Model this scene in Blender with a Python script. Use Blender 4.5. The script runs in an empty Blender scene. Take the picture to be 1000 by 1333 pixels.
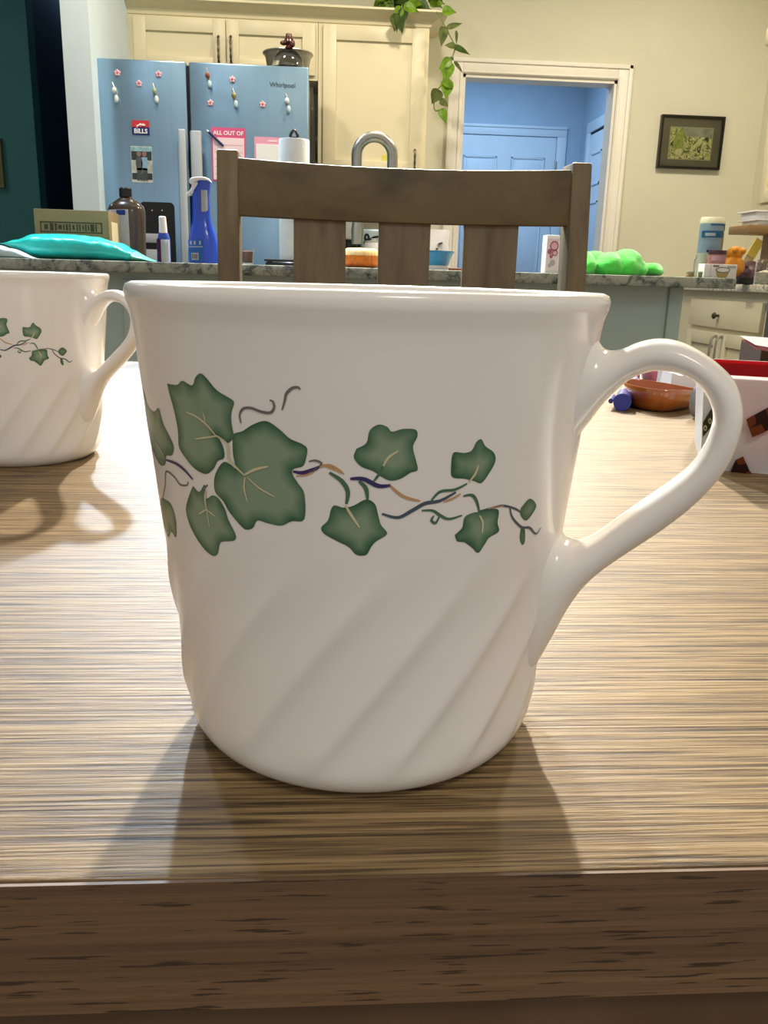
import bpy, bmesh, math, random
from mathutils import Vector, Matrix, noise
from mathutils.geometry import delaunay_2d_cdt
PI = math.pi
random.seed(7)
S = bpy.context.scene
C = S.collection
W0, H0 = 1000.0, 1333.0

# ------------------------------------------------------------------ camera
F_PX, PITCH, ROLL, YAW, ZC = 1103.4, 0.270, 0.0275, 0.0730, 0.890
fw = Vector((math.sin(YAW)*math.cos(PITCH), math.cos(YAW)*math.cos(PITCH), -math.sin(PITCH)))
r0 = Vector((math.cos(YAW), -math.sin(YAW), 0)); u0 = r0.cross(fw)
rt = r0*math.cos(ROLL) + u0*math.sin(ROLL); up = u0*math.cos(ROLL) - r0*math.sin(ROLL)
cam_d = bpy.data.cameras.new('camera'); cam = bpy.data.objects.new('camera', cam_d); C.objects.link(cam)
cam_d.sensor_fit = 'HORIZONTAL'; cam_d.sensor_width = 36.0; cam_d.lens = F_PX/W0*36.0
cam_d.clip_start = 0.01; cam_d.clip_end = 60
cam.matrix_world = Matrix(((rt.x, up.x, -fw.x, 0), (rt.y, up.y, -fw.y, 0), (rt.z, up.z, -fw.z, ZC), (0, 0, 0, 1)))
S.camera = cam

# ------------------------------------------------------------------ world, lights, exposure
S.view_settings.view_transform = 'Standard'; S.view_settings.look = 'None'
S.view_settings.gamma = 1.0; S.view_settings.use_curve_mapping = False
S.view_settings.exposure = 0.0
world = bpy.data.worlds.new('world'); S.world = world; world.use_nodes = True
bg = world.node_tree.nodes['Background']; bg.inputs[0].default_value = (1.0, 0.965, 0.925, 1); bg.inputs[1].default_value = 0.58

def area(name, loc, power, col, size=0.18, target=None, shape='DISK', size_y=None):
    d = bpy.data.lights.new(name, 'AREA'); d.energy = power; d.color = col; d.shape = shape; d.size = size
    if size_y: d.size_y = size_y
    o = bpy.data.objects.new(name, d); C.objects.link(o); o.location = loc
    if target is not None:
        o.rotation_euler = (Vector(target)-Vector(loc)).to_track_quat('-Z', 'Y').to_euler()
    return o
WARM = (1.0, 0.88, 0.71); COOL = (0.70, 0.84, 1.0)
# ceiling lamps: two adjustable ones turned to the dining table, plain ones over the kitchen
la = area('ceiling_spot_warm', (0.27, 3.1, 2.55), 74, WARM, 0.09, (0.1, 0.4, 0.8)); la.data.spread = math.radians(110)
lb = area('ceiling_spot_cool', (-0.40, 3.0, 2.55), 45, COOL, 0.09, (0.0, 0.4, 0.8)); lb.data.spread = math.radians(110)
area('ceiling_downlight_cool', (-1.15, 2.6, 2.68), 30, COOL, 0.18, (-.4, .8, 0.6))
area('ceiling_downlight', (1.20, 2.6, 2.68), 25, WARM, 0.18, (.6, 1.0, 0.6))
area('ceiling_downlight', (0.45, 3.65, 2.68), 22, WARM)
area('ceiling_downlight', (1.75, 3.85, 2.68), 24, WARM)
area('ceiling_downlight', (-0.60, 3.55, 2.68), 16, WARM)
area('dining_fill', (0.35, -0.9, 2.35), 12, (1.0, 0.93, 0.86), 0.5)  # unseen fill added on the camera side to brighten the dining area
area('laundry_daylight', (1.15, 6.3, 2.55), 26, (0.50, 0.72, 1.0), 0.9)
area('hall_fill', (-1.62, 6.6, 2.69), 5.0, (0.35, 0.6, 1.0), 0.2)  # added blue fill that keeps the far hall from going black
area('hall_fill', (-2.7, 4.0, 2.66), 6.0, (0.75, 0.95, 1.0), 0.3)  # added dim fill to lift the teal hall wall, no fixture known

# ------------------------------------------------------------------ helpers
def at(px, py, Y):
    d = fw + rt*((px-500.0)/F_PX) - up*((py-666.5)/F_PX)
    q = d*(Y/d.y); return Vector((q.x, q.y, q.z+ZC))
def atx(px, py, X):
    d = fw + rt*((px-500.0)/F_PX) - up*((py-666.5)/F_PX)
    q = d*(X/d.x); return Vector((q.x, q.y, q.z+ZC))
def atz(px, py, Z):
    d = fw + rt*((px-500.0)/F_PX) - up*((py-666.5)/F_PX)
    q = d*((Z-ZC)/d.z); return Vector((q.x, q.y, q.z+ZC))
def lin(c):
    return tuple((v/12.92 if v <= .04045 else ((v+.055)/1.055)**2.4) for v in c)
def hx(s):
    s = s.lstrip('#'); return lin(tuple(int(s[i:i+2], 16)/255 for i in (0, 2, 4)))
MATS = {}
def mat(name, col, rough=.5, metal=0., var=.06, scale=8., bump=0., bscale=60., trans=0., alpha=1., coat=0., spec=.5, emit=None, estr=0., stretch=(1,1,1), ior=1.45, sub=0., sheen=0.):
    if name in MATS: return MATS[name]
    m = bpy.data.materials.new(name); m.use_nodes = True; nt = m.node_tree; N = nt.nodes; L = nt.links
    b = N['Principled BSDF']
    if isinstance(col, str): col = hx(col)
    tc = N.new('ShaderNodeTexCoord'); mp = N.new('ShaderNodeMapping'); mp.inputs['Scale'].default_value = stretch
    L.new(tc.outputs['Object'], mp.inputs[0])
    nz = N.new('ShaderNodeTexNoise'); nz.inputs['Scale'].default_value = scale; nz.inputs['Detail'].default_value = 4
    L.new(mp.outputs[0], nz.inputs['Vector'])
    rp = N.new('ShaderNodeValToRGB'); rp.color_ramp.elements[0].position = .3; rp.color_ramp.elements[1].position = .7
    rp.color_ramp.elements[0].color = tuple(max(0, c*(1-var)) for c in col)+(1,)
    rp.color_ramp.elements[1].color = tuple(min(1, c*(1+var)) for c in col)+(1,)
    L.new(nz.outputs['Fac'], rp.inputs[0]); L.new(rp.outputs[0], b.inputs['Base Color'])
    b.inputs['Roughness'].default_value = rough; b.inputs['Metallic'].default_value = metal
    b.inputs['Transmission Weight'].default_value = trans; b.inputs['Alpha'].default_value = alpha
    b.inputs['Coat Weight'].default_value = coat; b.inputs['Specular IOR Level'].default_value = spec; b.inputs['IOR'].default_value = ior
    b.inputs['Coat Roughness'].default_value = .06
    if sub: b.inputs['Subsurface Weight'].default_value = sub; b.inputs['Subsurface Radius'].default_value = (.003,.002,.0015)
    if sheen: b.inputs['Sheen Weight'].default_value = sheen
    if emit: b.inputs['Emission Color'].default_value = tuple(emit)+(1,); b.inputs['Emission Strength'].default_value = estr
    if bump:
        n2 = N.new('ShaderNodeTexNoise'); n2.inputs['Scale'].default_value = bscale; n2.inputs['Detail'].default_value = 3
        L.new(mp.outputs[0], n2.inputs['Vector'])
        bp = N.new('ShaderNodeBump'); bp.inputs['Strength'].default_value = bump; bp.inputs['Distance'].default_value = .002
        L.new(n2.outputs['Fac'], bp.inputs['Height']); L.new(bp.outputs[0], b.inputs['Normal'])
    MATS[name] = m; return m
def ramp_wood(name, cols, stretch, scale, rough=.4, bump=.15, dash=None, coat=0., spec=.5):
    """streaky wood: cols = [(pos, hex)], long noise along one axis, optional dark pore dashes"""
    m = bpy.data.materials.new(name); m.use_nodes = True; nt = m.node_tree; N = nt.nodes; L = nt.links; b = N['Principled BSDF']
    tc = N.new('ShaderNodeTexCoord'); mp = N.new('ShaderNodeMapping'); mp.inputs['Scale'].default_value = stretch
    L.new(tc.outputs['Object'], mp.inputs[0])
    nz = N.new('ShaderNodeTexNoise'); nz.inputs['Scale'].default_value = scale; nz.inputs['Detail'].default_value = 7; nz.inputs['Roughness'].default_value = .62
    nz.inputs['Distortion'].default_value = .25
    L.new(mp.outputs[0], nz.inputs['Vector'])
    rp = N.new('ShaderNodeValToRGB'); e = rp.color_ramp.elements
    while len(e) < len(cols): e.new(.5)
    for el, (p, c) in zip(e, cols): el.position = p; el.color = hx(c)+(1,)
    L.new(nz.outputs['Fac'], rp.inputs[0]); src = rp.outputs[0]
    # broad patches
    n3 = N.new('ShaderNodeTexNoise'); n3.inputs['Scale'].default_value = scale*.18; n3.inputs['Detail'].default_value = 2; L.new(mp.outputs[0], n3.inputs['Vector'])
    r3 = N.new('ShaderNodeValToRGB'); r3.color_ramp.elements[0].position = .3; r3.color_ramp.elements[1].position = .75
    r3.color_ramp.elements[0].color = (.72, .70, .68, 1); r3.color_ramp.elements[1].color = (1, 1, 1, 1); L.new(n3.outputs['Fac'], r3.inputs[0])
    mx = N.new('ShaderNodeMixRGB'); mx.blend_type = 'MULTIPLY'; mx.inputs[0].default_value = .8; L.new(src, mx.inputs[1]); L.new(r3.outputs[0], mx.inputs[2]); src = mx.outputs[0]
    if dash:
        mp2 = N.new('ShaderNodeMapping'); mp2.inputs['Scale'].default_value = dash[0]; L.new(tc.outputs['Object'], mp2.inputs[0])
        n2 = N.new('ShaderNodeTexNoise'); n2.inputs['Scale'].default_value = dash[1]; n2.inputs['Detail'].default_value = 2; L.new(mp2.outputs[0], n2.inputs['Vector'])
        r2 = N.new('ShaderNodeValToRGB'); r2.color_ramp.elements[0].position = dash[2]; r2.color_ramp.elements[1].position = dash[2]+.05
        r2.color_ramp.elements[0].color = (0, 0, 0, 1); r2.color_ramp.elements[1].color = (1, 1, 1, 1); L.new(n2.outputs['Fac'], r2.inputs[0])
        m2 = N.new('ShaderNodeMixRGB'); L.new(r2.outputs[0], m2.inputs[0]); L.new(src, m2.inputs[1]); m2.inputs[2].default_value = hx(dash[3])+(1,); src = m2.outputs[0]
    L.new(src, b.inputs['Base Color'])
    b.inputs['Roughness'].default_value = rough; b.inputs['Coat Weight'].default_value = coat; b.inputs['Specular IOR Level'].default_value = spec
    bp = N.new('ShaderNodeBump'); bp.inputs['Strength'].default_value = bump; bp.inputs['Distance'].default_value = .001
    L.new(nz.outputs['Fac'], bp.inputs['Height']); L.new(bp.outputs[0], b.inputs['Normal'])
    MATS[name] = m; return m

WORLD = {}
def thing(name, label, cat, loc=(0,0,0), group=None, kind=None):
    o = bpy.data.objects.new(name, None); C.objects.link(o); o.location = loc; o.empty_display_size = .02
    tag(o, label, cat, group, kind); WORLD[o] = Vector(loc); return o
def tag(o, label=None, cat=None, group=None, kind=None):
    if label: o['label'] = label
    if cat: o['category'] = cat
    if group: o['group'] = group
    if kind: o['kind'] = kind
    return o
def obj(name, bm, m, parent=None, smooth=False, local=False, label=None, bevel=0., seg=2, angle=40, sub=0):
    if bevel:
        bmesh.ops.remove_doubles(bm, verts=bm.verts, dist=1e-6)
        es = [e for e in bm.edges if len(e.link_faces) == 2 and e.calc_face_angle(0) > math.radians(30)]
        if es: bmesh.ops.bevel(bm, geom=es, offset=bevel, segments=seg, profile=.5, affect='EDGES', clamp_overlap=True)
        smooth = True
    bmesh.ops.recalc_face_normals(bm, faces=bm.faces)
    me = bpy.data.meshes.new(name); bm.to_mesh(me); bm.free()
    return link_mesh(name, me, m, parent, smooth, local, label, angle, sub)
def link_mesh(name, me, m, parent=None, smooth=False, local=False, label=None, angle=40, sub=0):
    o = bpy.data.objects.new(name, me); C.objects.link(o)
    if isinstance(m, (list, tuple)):
        for k in m: me.materials.append(k)
    else: me.materials.append(m)
    if smooth:
        me.polygons.foreach_set('use_smooth', [True]*len(me.polygons))
        try: me.set_sharp_from_angle(angle=math.radians(angle))
        except Exception: pass
    if sub:
        md = o.modifiers.new('subdivision', 'SUBSURF'); md.levels = sub; md.render_levels = sub
    if parent is not None:
        o.parent = parent
        if not local:
            o.location = -WORLD.get(parent, Vector((0,0,0)))
        WORLD[o] = Vector((0,0,0))
    else: WORLD[o] = Vector((0,0,0))
    if label: o['label'] = label
    return o
def struct(name, bm, m, parent=None, **k):
    o = obj(name, bm, m, parent, **k)
    if parent is None: o['kind'] = 'structure'
    return o
def NB(): return bmesh.new()
def box(bm, a, b):
    x0,y0,z0 = a; x1,y1,z1 = b
    v = [bm.verts.new(p) for p in ((x0,y0,z0),(x1,y0,z0),(x1,y1,z0),(x0,y1,z0),(x0,y0,z1),(x1,y0,z1),(x1,y1,z1),(x0,y1,z1))]
    for f in ((0,3,2,1),(4,5,6,7),(0,1,5,4),(1,2,6,5),(2,3,7,6),(3,0,4,7)): bm.faces.new([v[i] for i in f])
    return bm
def bx(a, b): return box(NB(), a, b)
def xform(bm, M, verts=None):
    bmesh.ops.transform(bm, matrix=M, verts=verts or bm.verts); return bm
def lathe(prof, n=48, cx=0, cy=0, bm=None, close=False, sx=1., sy=1.):
    """prof: [(r, z)] ; r=0 ends become poles"""
    bm = bm or NB(); rings = []
    for r, z in prof:
        if r < 1e-7: rings.append([bm.verts.new((cx, cy, z))])
        else: rings.append([bm.verts.new((cx+r*sx*math.cos(2*PI*k/n), cy+r*sy*math.sin(2*PI*k/n), z)) for k in range(n)])
    for A, B in zip(rings, rings[1:]):
        for k in range(n):
            j = (k+1) % n
            if len(A) == 1 and len(B) == 1: continue
            if len(A) == 1: bm.faces.new((A[0], B[k], B[j]))
            elif len(B) == 1: bm.faces.new((A[k], A[j], B[0]))
            else: bm.faces.new((A[k], A[j], B[j], B[k]))
    return bm
def frames(pts):
    T = []
    for i in range(len(pts)):
        a = pts[max(0, i-1)]; b = pts[min(len(pts)-1, i+1)]; T.append((b-a).normalized())
    n = T[0].orthogonal().normalized(); out = []
    for t in T:
        n = (n - t*n.dot(t)); n = n.normalized() if n.length > 1e-6 else t.orthogonal().normalized()
        out.append((t, n, t.cross(n)))
    return out
def tube(pts, r, n=8, bm=None, cap=True):
    bm = bm or NB(); pts = [Vector(p) for p in pts]; fr = frames(pts); rings = []
    for i, (p, (t, a, b)) in enumerate(zip(pts, fr)):
        rr = r[i] if isinstance(r, (list, tuple)) else r
        rings.append([bm.verts.new(p + a*rr*math.cos(2*PI*k/n) + b*rr*math.sin(2*PI*k/n)) for k in range(n)])
    for A, B in zip(rings, rings[1:]):
        for k in range(n): bm.faces.new((A[k], A[(k+1) % n], B[(k+1) % n], B[k]))
    if cap: bm.faces.new(list(reversed(rings[0]))); bm.faces.new(rings[-1])
    return bm
def spline(pts, sub=6):
    P = [Vector(p) for p in pts]; out = []
    for i in range(len(P)-1):
        p0 = P[max(0, i-1)]; p1 = P[i]; p2 = P[i+1]; p3 = P[min(len(P)-1, i+2)]
        for k in range(sub):
            t = k/sub
            out.append(.5*((2*p1)+(p2-p0)*t+(2*p0-5*p1+4*p2-p3)*t*t+(3*p1-p0-3*p2+p3)*t**3))
    out.append(P[-1]); return out
def prism(poly, y0, y1, bm=None):
    """poly [(x,z)] extruded along Y"""
    bm = bm or NB(); a = [bm.verts.new((x, y0, z)) for x, z in poly]; b = [bm.verts.new((x, y1, z)) for x, z in poly]
    n = len(poly); bm.faces.new(a); bm.faces.new(list(reversed(b)))
    for k in range(n): bm.faces.new((a[k], b[k], b[(k+1) % n], a[(k+1) % n]))
    return bm
def prism_z(poly, z0, z1, bm=None):
    bm = bm or NB(); a = [bm.verts.new((x, y, z0)) for x, y in poly]; b = [bm.verts.new((x, y, z1)) for x, y in poly]
    n = len(poly); bm.faces.new(list(reversed(a))); bm.faces.new(b)
    for k in range(n): bm.faces.new((a[k], a[(k+1) % n], b[(k+1) % n], b[k]))
    return bm
def ball(bm, c, r, n=12, m=8, noise_amp=0., ns=30.):
    if not isinstance(r, (tuple, list)): r = (r, r, r)
    rings = []; c = Vector(c)
    def P(u, v):
        d = Vector((math.sin(v)*math.cos(u), math.sin(v)*math.sin(u), math.cos(v)))
        k = 1 + (noise_amp*noise.noise((c+d*.05)*ns) if noise_amp else 0)
        return c + Vector((d.x*r[0]*k, d.y*r[1]*k, d.z*r[2]*k))
    top = bm.verts.new(P(0, 0)); bot = bm.verts.new(P(0, PI))
    for j in range(1, m): rings.append([bm.verts.new(P(2*PI*i/n, PI*j/m)) for i in range(n)])
    for i in range(n):
        bm.faces.new((top, rings[0][i], rings[0][(i+1) % n])); bm.faces.new((bot, rings[-1][(i+1) % n], rings[-1][i]))
    for A, B in zip(rings, rings[1:]):
        for i in range(n): bm.faces.new((A[i], B[i], B[(i+1) % n], A[(i+1) % n]))
    return bm
def text(name, body, loc, size, m, parent, rot=(PI/2,0,0), extrude=.0006, bold=0., align='CENTER', shear=0.):
    cu = bpy.data.curves.new('t', 'FONT'); cu.body = body; cu.size = size; cu.extrude = extrude; cu.align_x = align; cu.align_y = 'CENTER'; cu.offset = bold; cu.shear = shear; cu.resolution_u = 3
    t = bpy.data.objects.new('t', cu); C.objects.link(t); t.rotation_euler = rot; t.location = loc
    bpy.context.view_layer.update(); dg = bpy.context.evaluated_depsgraph_get()
    me = bpy.data.meshes.new_from_object(t.evaluated_get(dg)); me.transform(t.matrix_world); me.materials.clear()
    bpy.data.objects.remove(t); bpy.data.curves.remove(cu)
    return link_mesh(name, me, m, parent)
def copy_tree(o, parent=None):
    c = o.copy(); C.objects.link(c); c.parent = parent
    for ch in list(o.children): copy_tree(ch, c)
    return c
# ------------------------------------------------------------------ materials of the setting
M_wall = mat('painted wall beige', '#d8d6c0', .75, var=.03, scale=3, bump=.05, bscale=220)
M_white = mat('white painted trim', '#ece8dc', .42, var=.025, scale=5)
M_cab = mat('cream painted cabinet', '#e2d9b6', .40, var=.02, scale=4)
M_lwall = mat('pale blue grey wall', '#a9bed2', .7, var=.03)
M_ldoor = mat('white laundry door paint', '#d4e0ea', .5, var=.02)
M_ceil = mat('white ceiling', '#efe9de', .8, var=.02)
M_floor = ramp_wood('floor boards', [(.3, '#3d2c1e'), (.55, '#5b432e'), (.75, '#6f543a')], (1, 12, 1), 3, .4)
M_teal = mat('dark teal hall paint', '#447c7a', .7, var=.04, scale=3)
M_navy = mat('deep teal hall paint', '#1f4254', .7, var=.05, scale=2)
M_stub = mat('grey white wall end', '#d6e6ee', .7, var=.02)
M_dark = mat('shadow black', '#0c0c0e', .6)
YB = 5.10                       # back wall of the kitchen
ZT = 2.72
TZ = ZC - 0.0867                # table top
# floor and ceiling
fl = struct('floor', bx((-4.2, -2.6, -.05), (3.2, 8.2, 0)), M_floor)
cl = struct('ceiling', bx((-4.2, -1.2, ZT), (3.2, 8.2, ZT+.08)), M_ceil)
# back wall with the doorway
dl = at(603, 95, YB).x; dr = at(804, 106, YB).x; dtop = .5*(at(603, 95, YB).z+at(804, 106, YB).z)
XR = at(992, 160, YB).x         # right wall
XS0 = at(78, 10, 4.0).x; XS1 = at(114.5, 10, 4.0).x
b = NB(); box(b, (XS1-.02, YB, 0), (dl, YB+.12, ZT)); box(b, (dl, YB, dtop), (dr, YB+.12, ZT)); box(b, (dr, YB, 0), (XR+.15, YB+.12, ZT))
wb = struct('wall_back', b, M_wall)
struct('wall_right', bx((XR, .6, 0), (XR+.12, YB, ZT)), M_wall)
# wall stub left of the refrigerator: inner face warm cream, end grey white
struct('wall_left', bx((XS0, 4.0, 0), (XS1, YB, ZT)), M_stub)
# hall behind the stub
hx0 = at(40, 100, 5.3).x
struct('wall_hall', bx((-4.2, 5.3, 0), (hx0, 5.42, ZT)), M_teal)
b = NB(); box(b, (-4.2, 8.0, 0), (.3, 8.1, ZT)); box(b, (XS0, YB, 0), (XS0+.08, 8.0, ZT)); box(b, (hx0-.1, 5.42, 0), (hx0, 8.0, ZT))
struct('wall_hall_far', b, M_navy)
struct('wall_side', bx((-4.3, 1.6, 0), (-4.2, 5.3, ZT)), M_teal)
# doorway casing
cw = dl - at(585, 84, YB).x
def casing(root_name, x0, x1, zt, y, w, m, t=.022, z0=0.):
    """three sided casing facing -Y around an opening x0..x1, top zt"""
    root = thing(root_name, None, None, ((x0+x1)/2, y, 0)); root['kind'] = 'structure'
    def leg(xa, xb, inner):
        b = NB(); box(b, (xa, y-t*.6, z0), (xb, y, zt+w))
        return obj('casing_leg', b, m, root, bevel=.003)
    leg(x0-w, x0, 1); leg(x1, x1+w, -1)
    obj('casing_bead', bx((x0-w, y-t, z0), (x0-w+w*.28, y-t*.6, zt+w)), m, root, bevel=.003)
    obj('casing_bead', bx((x1+w-w*.28, y-t, z0), (x1+w, y-t*.6, zt+w)), m, root, bevel=.003)
    obj('casing_bead', bx((x0-w*.22, y-t*.9, z0), (x0-w*.06, y-t*.6, zt+w*.2)), m, root, bevel=.002)
    obj('casing_bead', bx((x1+w*.06, y-t*.9, z0), (x1+w*.22, y-t*.6, zt+w*.2)), m, root, bevel=.002)
    obj('casing_head', bx((x0, y-t*.6, zt), (x1, y, zt+w)), m, root, bevel=.003)
    obj('casing_bead', bx((x0-w, y-t, zt+w*.72), (x1+w, y-t*.6, zt+w)), m, root, bevel=.003)
    obj('casing_bead', bx((x0, y-t*.9, zt+w*.06), (x1, y-t*.6, zt+w*.2)), m, root, bevel=.002)
    obj('jamb', bx((x0-.001, y, z0), (x0+.016, y+.125, zt)), m, root)
    obj('jamb', bx((x1-.016, y, z0), (x1+.001, y+.125, zt)), m, root)
    obj('jamb', bx((x0, y, zt-.016), (x1, y+.125, zt+.001)), m, root)
    return root
casing('trim_1', dl, dr, dtop, YB, cw, M_white)
# laundry room beyond the doorway
YL = 7.4
XL = at(756, 200, YL).x
struct('wall_laundry_back', bx((-.3, YL, 0), (XL, YL+.1, ZT)), M_lwall)
struct('wall_laundry_right', bx((XL, YB+.12, 0), (XL+.1, YL+.1, ZT)), M_lwall)
struct('wall_laundry_left', bx((-.4, YB+.12, 0), (-.3, YL+.1, ZT)), M_lwall)
ld_r = at(725, 182, YL).x; ld_t = at(660, 176.5, YL).z; ld_l = ld_r-.86
trw = at(738, 172, YL).x - ld_r
tr = thing('trim_2', None, None, (ld_l, YL, 0)); tr['kind'] = 'structure'
obj('casing_head', bx((ld_l-.08, YL-.02, ld_t), (ld_r+trw, YL, ld_t+trw)), M_ldoor, tr, bevel=.004)
obj('casing_bead', bx((ld_l-.08, YL-.028, ld_t+trw*.72), (ld_r+trw, YL-.02, ld_t+trw)), M_ldoor, tr, bevel=.003)
obj('casing_leg', bx((ld_r, YL-.02, 0), (ld_r+trw, YL, ld_t)), M_ldoor, tr, bevel=.004)
obj('casing_leg', bx((ld_l-.08, YL-.02, 0), (ld_l, YL, ld_t)), M_ldoor, tr, bevel=.004)
def panels(root, m, place):
    # six raised panels, place(u0,u1,z0,z1,depth) adds one
    for (u0, u1) in ((.11, .43), (.57, .89)):
        for (z0, z1) in ((.12, .38), (.44, .72), (.79, .92)):
            place(u0, u1, z0, z1)
d1 = thing('door_1', None, None, (ld_l, YL, 0)); d1['kind'] = 'structure'
obj('door_slab', bx((ld_l+.004, YL-.012, .01), (ld_r-.005, YL-.001, ld_t-.006)), M_ldoor, d1)
dw = ld_r-ld_l
def pl1(u0, u1, z0, z1):
    xa, xb, za, zb = ld_l+u0*dw, ld_l+u1*dw, z0*ld_t, z1*ld_t
    b = NB()
    for (p, q) in (((xa, za), (xa+.012, zb)), ((xb-.012, za), (xb, zb)), ((xa, zb-.012), (xb, zb)), ((xa, za), (xb, za+.012))):
        box(b, (p[0], YL-.020, p[1]), (q[0], YL-.012, q[1]))
    box(b, (xa+.03, YL-.018, za+.03), (xb-.03, YL-.012, zb-.03))
    obj('door_panel', b, M_ldoor, d1, bevel=.002)
panels(d1, M_ldoor, pl1)
M_steel = mat('brushed nickel', '#b9b6ae', .3, metal=1., var=.04)
M_black = mat('black plastic', '#101114', .35)
hz = at(722, 219, YL).z
obj('hinge', tube([(ld_r, YL-.025, hz-.05), (ld_r, YL-.025, hz+.05)], .008, 8), M_steel, d1)
obj('hinge', tube([(ld_r, YL-.025, .25), (ld_r, YL-.025, .35)], .008, 8), M_steel, d1)
# door in the right laundry wall
ya, yb = 5.55, 7.12
d2 = thing('door_2', None, None, (XL, ya, 0)); d2['kind'] = 'structure'
obj('casing_head', bx((XL-.022, ya-.08, ld_t), (XL, yb+.08, ld_t+.08)), M_ldoor, d2, bevel=.004)
obj('casing_leg', bx((XL-.022, yb, 0), (XL, yb+.08, ld_t)), M_ldoor, d2, bevel=.004)
obj('casing_leg', bx((XL-.022, ya-.08, 0), (XL, ya, ld_t)), M_ldoor, d2, bevel=.004)
ym = (ya+yb)/2
for k, (y0, y1) in enumerate(((ya+.004, ym-.003), (ym+.003, yb-.004))):
    sl = obj('door_slab', bx((XL-.013, y0, .01), (XL-.001, y1, ld_t-.02)), M_ldoor, d2)
    wv = y1-y0
    for (u0, u1) in ((.12, .44), (.56, .88)):
        for (z0, z1) in ((.12, .40), (.46, .74), (.80, .92)):
            b = NB(); za, zb, p, q = z0*ld_t, z1*ld_t, y0+u0*wv, y0+u1*wv
            for (e0, e1) in (((p, za), (p+.012, zb)), ((q-.012, za), (q, zb)), ((p, zb-.014), (q, zb)), ((p, za), (q, za+.014))):
                box(b, (XL-.022, e0[0], e0[1]), (XL-.013, e1[0], e1[1]))
            obj('door_panel', b, M_ldoor, sl)
obj('door_gap', bx((XL-.006, ya, ld_t-.02), (XL-.0005, yb, ld_t)), M_dark, d2)
obj('door_knob', ball(NB(), (XL-.06, ym-.07, .96), .028), M_steel, d2, smooth=True)

# ------------------------------------------------------------------ dining table
M_top = ramp_wood('table laminate top', [(.33, '#312416'), (.43, '#6a5437'), (.54, '#92794f'), (.72, '#aa926c')], (5.5, 230, 230), 3.6, .46, .5, spec=.36, dash=((8, 420, 420), 3.4, .60, '#463422'))
M_edge = ramp_wood('table laminate edge', [(.25, '#5a442d'), (.5, '#6f5439'), (.75, '#7d6043')], (2.5, 60, 200), 3.5, .55, .2, dash=((38, 600, 620), 1.9, .60, '#3d2d1d'))
M_tleg = mat('table leg brown', '#5b4632', .5, var=.15, scale=6, stretch=(8, 8, 1))
FY = .1078; BY = .862
tb = thing('dining_table', 'wood grain laminate dining table under the two ivy mugs', 'table', (0.05, .48, 0))
obj('tabletop', bx((-.78, FY+.0008, TZ-.0235), (.90, BY, TZ)), M_top, tb, bevel=.0006)
obj('edge_band', bx((-.78, FY, TZ-.0238), (.90, FY+.0010, TZ-.0004)), M_edge, tb, label='darker brown front edge of the tabletop')
obj('apron', bx((-.70, FY+.004, TZ-.10), (.82, FY+.024, TZ-.0238)), M_tleg, tb)
obj('apron', bx((-.70, BY-.07, TZ-.10), (.82, BY-.05, TZ-.0238)), M_tleg, tb)
obj('apron', bx((-.72, FY+.024, TZ-.10), (-.70, BY-.07, TZ-.0238)), M_tleg, tb)
obj('apron', bx((.82, FY+.024, TZ-.10), (.84, BY-.07, TZ-.0238)), M_tleg, tb)
for (x, y) in ((-.74, FY+.02), (.80, FY+.02), (-.74, BY-.09), (.80, BY-.09)):
    obj('leg', bx((x, y, 0), (x+.06, y+.06, TZ-.0238)), M_tleg, tb, bevel=.004)

# ------------------------------------------------------------------ chair across the table
M_chair = ramp_wood('weathered brown chair wood', [(.3, '#4f432a'), (.5, '#6b5d3d'), (.72, '#7b6c4a')], (3, 6, 6), 3.2, .55, .15)
M_chairv = ramp_wood('weathered brown chair wood upright', [(.3, '#594c36'), (.5, '#756649'), (.72, '#857556')], (14, 14, 2), 3.2, .55, .15)
CY = 1.10
xl0, xl1 = at(283, 200, CY).x, at(311, 200, CY).x; xr0, xr1 = at(742, 222, CY).x, at(768, 222, CY).x
ztl, ztr = at(295, 192, CY).z, at(755, 216, CY).z; zpost = (ztl+ztr)/2
zrt = at(313, 206, CY).z; zrb = at(313, 281, CY).z
ch = thing('dining_chair', 'brown wooden dining chair with three wide back slats behind the large mug', 'chair', ((xl0+xr1)/2, CY-.2, 0))
def post(x0, x1):
    b = NB(); rows = []
    for z, dy, h in ((0, .09, 0), (.30, .02, 0), (.50, 0, 0), (.75, -.012, 0), (.9, -.004, 0), (zpost, .012, 0)):
        rows.append([b.verts.new(p) for p in ((x0, CY+dy-.022, z), (x1, CY+dy-.022, z), (x1, CY+dy+.024, z), (x0, CY+dy+.024, z))])
    for A, B in zip(rows, rows[1:]):
        for k in range(4): b.faces.new((A[k], A[(k+1) % 4], B[(k+1) % 4], B[k]))
    b.faces.new(list(reversed(rows[0]))); b.faces.new(rows[-1])
    return b
obj('back_post', post(xl0, xl1), M_chairv, ch, bevel=.003); obj('back_post', post(xr0, xr1), M_chairv, ch, bevel=.003)
bow = .048
def bowy(x): u = (x-(xl1+xr0)/2)/((xr0-xl1)/2); return bow*(1-u*u)
def curved(x0, x1, zb, zt, n, th=.020, y0=-.008):
    b = NB(); rows = []
    for i in range(n+1):
        x = x0+(x1-x0)*i/n; y = CY+y0+bowy(x)
        rows.append([b.verts.new(p) for p in ((x, y, zb), (x, y+th, zb), (x, y+th, zt), (x, y, zt))])
    for A, B in zip(rows, rows[1:]):
        for k in range(4): b.faces.new((A[k], A[(k+1) % 4], B[(k+1) % 4], B[k]))
    b.faces.new(list(reversed(rows[0]))); b.faces.new(rows[-1]); return b
obj('top_rail', curved(xl1-.004, xr0+.004, zrb, zrt, 24), M_chair, ch, bevel=.002)
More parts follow.
